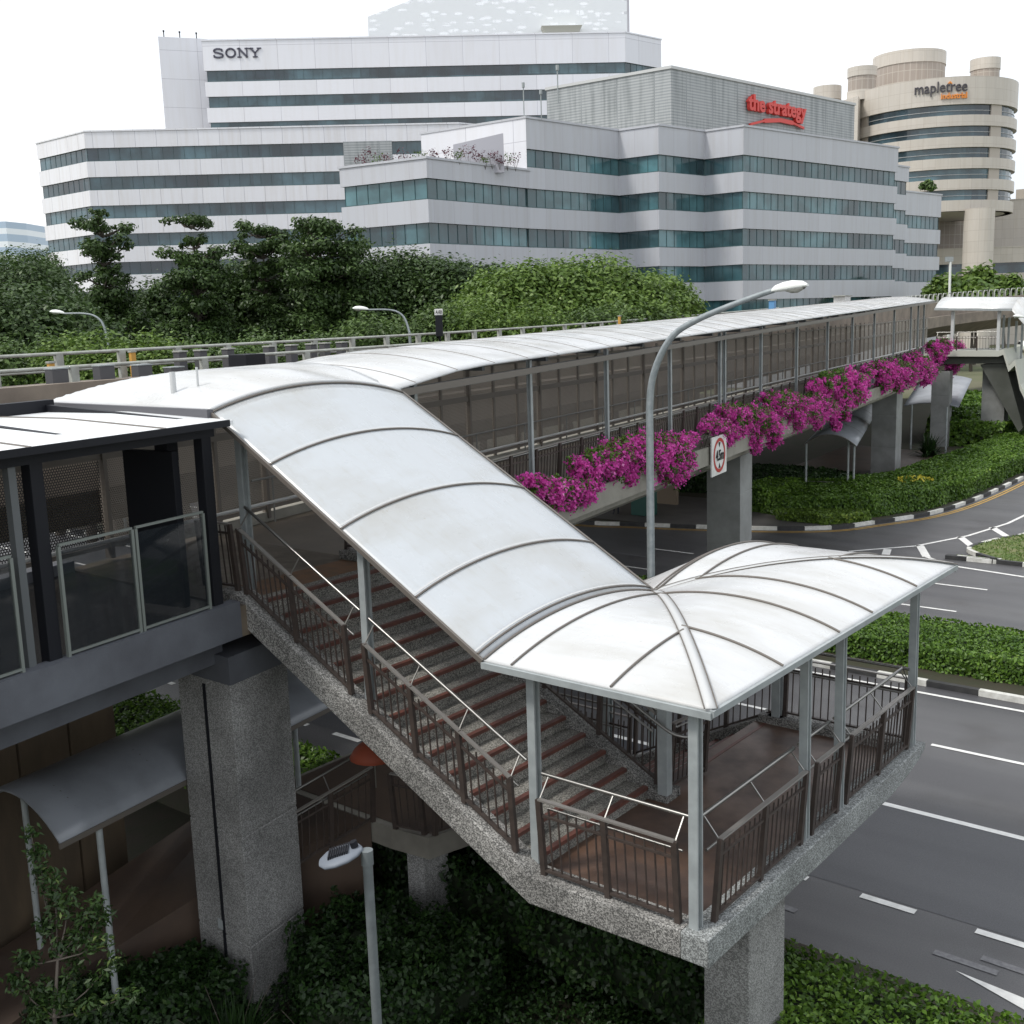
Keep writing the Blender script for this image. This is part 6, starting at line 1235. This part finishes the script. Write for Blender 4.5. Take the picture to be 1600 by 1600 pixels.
# ------------------------------------------------------------------ lamps
GALV = mat('galvanised', (.30, .33, .34), .45, metal=.4, c2=(.22, .25, .26), scale=9)
LHW = mat('lamp_head_white', (.74, .76, .73), .35); LENS = mat('lamp_lens', (.38, .38, .34), .25)
def lamp_head(t, c, ax, s, tilt=.1):
    """cobra head: ax = unit direction pointing away from the pole, s = length"""
    ax = Vector(ax).normalized(); sd = Vector((0, 0, 1)).cross(ax).normalized(); up = ax.cross(sd); m = MB()
    secs = [(0, .12, .10), (.12, .30, .22), (.35, .42, .30), (.6, .46, .32), (.85, .38, .24), (1.0, .16, .08)]
    def ring_(u, w, h, lo): return [c+ax*s*u+sd*(w*s*.5)*math.cos(a)+up*((h*s*.62)*math.sin(a) if math.sin(a) > 0 else lo*h*s*math.sin(a)) for a in [2*math.pi*i/14 for i in range(14)]]
    R_ = [ring_(u, w, h, .18) for u, w, h in secs]; vs = [p for r in R_ for p in r]
    m.add(vs, [[i*14+j, i*14+(j+1) % 14, (i+1)*14+(j+1) % 14, (i+1)*14+j] for i in range(5) for j in range(14)], smooth=True); m.add(R_[0], [list(range(14))]); m.add(R_[-1], [list(range(14))]); m.build('lamp_head', LHW, t)
    m = MB(); secs = [(.38, .2, .1), (.55, .34, .22), (.72, .34, .24), (.9, .22, .12)]
    R_ = [[c+ax*s*u+sd*(w*s*.5)*math.cos(a)-up*(abs(h*s*.6*math.sin(a)) if math.sin(a) < 0 else 0) for a in [2*math.pi*i/12 for i in range(12)]] for u, w, h in secs]; vs = [p for r in R_ for p in r]
    m.add(vs, [[i*12+j, i*12+(j+1) % 12, (i+1)*12+(j+1) % 12, (i+1)*12+j] for i in range(3) for j in range(12)], smooth=True); m.build('lens', LENS, t)
# big lamp in front of the bridge
LY = 17.5
def lp(px, py, Y=LY): d = ray(px, py, 1)-Vector((0, 0, 9.4)); return Vector((0, 0, 9.4))+d*(Y/d.y)
b = lp(1017, 895); t = thing('street_lamp', 'tall galvanised street lamp with curved arm and big head, in front of the bridge', 'street lamp', (b.x, b.y, 0))
m = MB(); path = [(b.x, b.y, 0), tuple(lp(1016, 760)), tuple(lp(1015, 640))]; m.tube(path, .078, 14, r1=.068); m.build('pole', GALV, t)
arm = [tuple(lp(x, y)) for x, y in ((1015, 640), (1018, 600), (1030, 560), (1052, 524), (1085, 502), (1130, 482), (1175, 465), (1210, 453))]
m = MB(); m.tube(smooth_path(arm, 4), .068, 12, r1=.045); m.build('arm', GALV, t)
m = MB(); m.prism([(b.x-.25, b.y-.25), (b.x+.25, b.y-.25), (b.x+.25, b.y+.25), (b.x-.25, b.y+.25)], 0, .3); m.build('plinth', KP, t)
a0, a1 = lp(1206, 455), lp(1262, 446); lamp_head(t, a0, (a1-a0), (a1-a0).length)
def small_lamp(label, head, tip, pts, d, col=GALV, r=.06, group='street lamps beyond the viaduct'):
    b = ray(*pts[-1], d); t = thing('street_lamp', label, 'street lamp', (b.x, b.y, 0), group); A_ = [tuple(ray(x, y, d)) for x, y in pts[:-1]]
    m = MB(); m.tube([(b.x, b.y, 0), (b.x, b.y, b.z)], r*1.2, 8); m.build('pole', col, t); m = MB(); m.tube(smooth_path([(b.x, b.y, b.z)]+A_[::-1], 4), r, 6, r1=r*.7); m.build('arm', col, t)
    h0, h1 = ray(*head, d), ray(*tip, d); lamp_head(t, h0, h1-h0, (h1-h0).length)
small_lamp('small street lamp at far left rising behind the viaduct railing', (101, 490), (78, 487), [(101, 490), (130, 490), (148, 494), (160, 505), (166, 525), (172, 560)], 50)
small_lamp('small street lamp in the centre rising behind the viaduct railing', (576, 484), (551, 482), [(576, 484), (605, 484), (622, 488), (633, 499), (640, 520)], 55)
small_lamp('street lamp whose head peeks in at the right edge under the far canopy', (1600, 496), (1583, 494), [(1600, 496), (1612, 496), (1622, 500), (1630, 530)], 60, r=.07)
small_lamp('street lamp with a white arc over the far staircase at the right edge', (1604, 480), (1586, 497), [(1604, 480), (1625, 474), (1640, 500)], 75, col=LHW, r=.09)
b = ray(1486, 430, 140); t = thing('light_mast', 'thin white light mast between the trees by the beige tower', 'mast', (b.x, b.y, 0)); a = ray(1485, 403, 140); m = MB(); m.tube([(b.x, b.y, 0), tuple(a)], .16, 6); m.build('pole', LHW, t); m = MB(); q = ray(1483, 405, 140); m.obox(q, (rr_, fr_, (0, 0, 1)), (.5, .15, .3)); m.build('floodlight', POSTG, t)
# park lamp in the foreground
b = ray(576, 1340, 10); t = thing('path_lamp', 'low path lamp with a flat grey LED head in the bottom foreground', 'street lamp', (b.x, b.y, 0)); top = ray(573, 1328, 10)
m = MB(); m.tube([(b.x, b.y, -1.4), tuple(top)], .046, 14); m.tube([tuple(top-Vector((0, 0, .14))), tuple(top)], .056, 14); m.build('pole', mat('lamp_pole_grey', (.15, .17, .175), .5, c2=(.11, .125, .13), scale=6), t)
h0, h1 = ray(566, 1326, 10), ray(500, 1348, 10); ax = (h1-h0).normalized(); Ln = (h1-h0).length; sd = Vector((0, 0, 1)).cross(ax).normalized(); up = ax.cross(sd)
if up.z < 0: up = -up
m = MB(); secs = [(0, .06, .02), (.1, .22, .035), (.3, .34, .045), (.6, .38, .045), (.85, .32, .04), (1, .14, .02)]; R_ = [[h0+ax*Ln*u+sd*w*.5*math.cos(a)+up*h*math.sin(a) for a in [2*math.pi*i/16 for i in range(16)]] for u, w, h in secs]
m.add([p for r in R_ for p in r], [[i*16+j, i*16+(j+1) % 16, (i+1)*16+(j+1) % 16, (i+1)*16+j] for i in range(5) for j in range(16)], smooth=True); m.add(R_[0], [list(range(16))]); m.add(R_[-1], [list(range(16))]); m.build('lamp_head', mat('lamp_grey', (.15, .17, .20), .6), t)
for k in range(9): u = .3+.055*k; m = MB(); m.bar(h0+ax*Ln*u+up*.05-sd*.09, h0+ax*Ln*u+up*.05+sd*.09, .012, .03); m.build('cooling_fin', BLACK, t)
m = MB(); c = h0+ax*Ln*.14+up*.06; m.tube([tuple(c-up*.02), tuple(c+up*.035)], .035, 12); m.build('sensor', BLACK, t)

# ------------------------------------------------------------------ people, umbrella, bin, vehicle
SKIN = mat('skin', (.42, .25, .17), .55); CL1 = mat('navy_cloth', (.02, .025, .06), .8); CL2 = mat('dark_jeans', (.018, .022, .035), .85); HAIR = mat('black_hair', (.01, .009, .008), .6)
def person(label, base, yaw, top=CL1, legs=CL2, h=1.7, arm_up=None, group=None):
    t = thing('person', label, 'person', base, group); s = h/1.7
    V = {'pelvis': (0, 0, .95), 'spine': (0, .0, 1.15), 'chest': (0, 0, 1.36), 'neck': (0, .0, 1.49), 'head': (0, .01, 1.60), 'crown': (0, 0, 1.68), 'hipL': (-.09, 0, .9), 'kneeL': (-.1, .04, .5), 'ankL': (-.1, 0, .09), 'toeL': (-.11, .15, .04), 'hipR': (.09, 0, .9), 'kneeR': (.1, .05, .5), 'ankR': (.1, .02, .09), 'toeR': (.12, .17, .04),
         'shL': (-.18, 0, 1.42), 'elL': (-.25, -.02, 1.14), 'wrL': (-.24, .1, .92), 'haL': (-.235, .14, .84), 'shR': (.18, 0, 1.42), 'elR': (.25, .02, 1.14), 'wrR': (.22, .14, .95), 'haR': (.21, .18, .88)}
    if arm_up: V['elR'] = (.24, .1, 1.2); V['wrR'] = (.16, .26, 1.3); V['haR'] = (.15, .28, 1.36)
    Rr = {'pelvis': .15, 'spine': .125, 'chest': .15, 'neck': .055, 'head': .092, 'crown': .07, 'hipL': .095, 'kneeL': .06, 'ankL': .04, 'toeL': .035, 'shL': .06, 'elL': .042, 'wrL': .03, 'haL': .035}
    E_ = [('pelvis', 'spine'), ('spine', 'chest'), ('chest', 'neck'), ('neck', 'head'), ('head', 'crown'), ('pelvis', 'hipL'), ('hipL', 'kneeL'), ('kneeL', 'ankL'), ('ankL', 'toeL'), ('pelvis', 'hipR'), ('hipR', 'kneeR'), ('kneeR', 'ankR'), ('ankR', 'toeR'), ('chest', 'shL'), ('shL', 'elL'), ('elL', 'wrL'), ('wrL', 'haL'), ('chest', 'shR'), ('shR', 'elR'), ('elR', 'wrR'), ('wrR', 'haR')]
    K = list(V); me = bpy.data.meshes.new('body'); cy, sy = math.cos(yaw), math.sin(yaw)
    T = lambda p: (s*(p[0]*cy-p[1]*sy), s*(p[0]*sy+p[1]*cy), s*p[2])
    me.from_pydata([T(V[k]) for k in K], [(K.index(a), K.index(b)) for a, b in E_], []); o = link_mesh('body', me, t)
    sk = o.modifiers.new('skin', 'SKIN'); 
    if not me.skin_vertices: me.attributes.new('skin', 'FLOAT', 'POINT') if False else None
    bm = __import__('bmesh').new(); bm.from_mesh(me); lay = bm.verts.layers.skin.verify()
    for i, v in enumerate(bm.verts): r = Rr.get(K[i], Rr.get(K[i][:-1]+'L', .05))*s; v[lay].radius = (r, r*.82); v[lay].use_root = (K[i] == 'pelvis')
    bm.to_mesh(me); bm.free(); o.modifiers.new('sub', 'SUBSURF').levels = 2; o.modifiers['sub'].render_levels = 2
    dg = bpy.context.evaluated_depsgraph_get(); bpy.context.view_layer.update(); nm = bpy.data.meshes.new_from_object(o.evaluated_get(bpy.context.evaluated_depsgraph_get()))
    o.modifiers.clear(); o.data = nm; nm.materials.clear()
    for m_ in (SKIN, top, legs): nm.materials.append(m_)
    for p in nm.polygons:
        z = p.center.z/s; x = abs(p.center.x*cy+p.center.y*sy)/s; p.use_smooth = True
        p.material_index = 2 if z < .96 and x < .19 else (0 if (z > 1.47 or (x > .19 and z < 1.12)) else 1)
    m = MB(); c = Vector(base)+Vector(T((0, -.015, 1.64))); m.lathe([(0, .1), (.06, .09), (.098, .045), (.105, -.01), (.085, -.05)], tuple(c), 14); m.build('hair', HAIR, t)
    fx = lambda p: Vector(base)+Vector(T(p)); m = MB()
    m.tube([fx((0, .09, 1.61)), fx((0, .118, 1.585))], .012, 6); m.build('nose', SKIN, t); m = MB()
    for sx in (-1, 1): m.tube([fx((sx*.033, .085, 1.615)), fx((sx*.033, .094, 1.615))], .009, 6)
    m.build('eyes', BLACK, t)
    m = MB()
    for nm_, sx in (('haL', -1), ('haR', 1)):
        for k in range(5): q = Vector(V[nm_]); m.tube([fx(q), fx(q+Vector((sx*.0+(-.03+.015*k), .03, -.05 if not (arm_up and sx > 0) else .03))), fx(q+Vector((-.025+.012*k, .045, -.085+.01*abs(k-2) if not (arm_up and sx > 0) else .0)))], .009*s, 6)
    m.build('fingers', SKIN, t)
    return t
pb = unproj(963, 803, .13); person('person in dark trousers standing on the shaded pavement, cut off by the bridge beam', (pb.x, pb.y, .13), rad(200), group=None)
pu = Vector((-11.35, 13.6, 1.27)); person('person in navy half hidden behind the sloping stair beam on the lower landing', (-12.0, 13.2, 1.27), rad(150), arm_up=True)
um = unproj(585, 1182, 2.9); um = Vector((um.x, um.y, 2.9))
t = thing('umbrella', 'orange-brown open umbrella partly hidden behind the sloping stair beam', 'umbrella', tuple(um))
m = MB(); m.lathe([(0, .25), (.1, .235), (.22, .185), (.31, .1), (.37, .0)], tuple(um), 16); m.build('cloth', mat('umbrella_cloth', (.24, .05, .022), .7), t, solid=.01)
m = MB(); m.tube([tuple(um+Vector((0, 0, .3))), tuple(um-Vector((0, 0, .5)))], .01, 6); m.build('shaft', STEEL, t)
for k in range(8): a = k*math.pi/4; m = MB(); m.tube([tuple(um+Vector((0, 0, .24))), tuple(um+Vector((.2*math.cos(a), .2*math.sin(a), .18))), tuple(um+Vector((.36*math.cos(a), .36*math.sin(a), 0)))], .005, 5); m.build('rib', STEEL, t)
gb = unproj(1000, 806, .13); t = thing('green_bin', 'dark green bin box in the shade under the bridge behind the lamp pole', 'bin', (gb.x, gb.y, .13))
m = MB(); m.box(gb.x-.5, gb.x+.5, gb.y, gb.y+.7, .13, 1.35); m.build('bin_body', mat('bin_green', (.01, .07, .055), .5), t, bevel=.03); m = MB(); m.box(gb.x-.53, gb.x+.53, gb.y-.04, gb.y+.74, 1.35, 1.42); m.build('lid', bpy.data.materials['bin_green'], t, bevel=.02)
q = unproj(1035, 792, .13); t = thing('low_wall', 'beige low wall behind the green bin under the bridge', 'wall', (q.x, q.y, .13)); m = MB(); m.box(q.x-3.6, q.x+.3, q.y+.8, q.y+1.0, .1, 1.9); m.build('wall_face', mat('low_wall_beige', (.2, .155, .11), .8), t); m = MB(); m.box(q.x-3.65, q.x+.35, q.y+.75, q.y+1.05, 1.9, 1.98); m.build('coping', KP, t)
# car on the distant road at the right edge
def car(label, base, yaw, col, s=1.0):
    t = thing('parked_car', label, 'car', base); cy, sy = math.cos(yaw), math.sin(yaw); P = lambda x, y, z: (base[0]+s*(x*cy-y*sy), base[1]+s*(x*sy+y*cy), base[2]+s*z)
    prof = [(-2.2, .35), (-2.25, .8), (-1.9, 1.0), (-1.5, 1.5), (.3, 1.52), (1.1, .98), (2.1, .85), (2.25, .55), (2.2, .3)]
    m = MB(); lo = [P(x, -.85, z) for x, z in prof]; hi = [P(x, .85, z) for x, z in prof]; m.hexa(lo, hi); m.build('body', col, t, bevel=.08)
    m = MB(); gl = [(-1.72, 1.05), (-1.42, 1.42), (.26, 1.44), (.9, 1.02)]; 
    for y in (-.862, .862): m.add([P(x, y, z) for x, z in gl], [[0, 1, 2, 3]])
    m.add([P(.38, -.7, 1.47), P(1.04, -.75, 1.03), P(1.04, .75, 1.03), P(.38, .7, 1.47)], [[0, 1, 2, 3]]); m.build('window', BLACK, t)
    for x in (-1.4, 1.4):
        for y in (-.86, .86): m = MB(); m.tube([P(x, y-.1, .32), P(x, y+.1, .32)], .32*s, 16); m.build('wheel', BLACK, t)
    for y in (-.6, .6): m = MB(); m.obox(P(2.24, y, .68), ((cy, sy, 0), (-sy, cy, 0), (0, 0, 1)), (.03, .18, .09)); m.build('headlight', LENS, t)
cp = unproj(1602, 549, 0.05); car('white car on the distant road at the right edge under the far stairs', (cp.x, cp.y, 0.0), rad(120), LHW, 1.6 if False else 1.3)
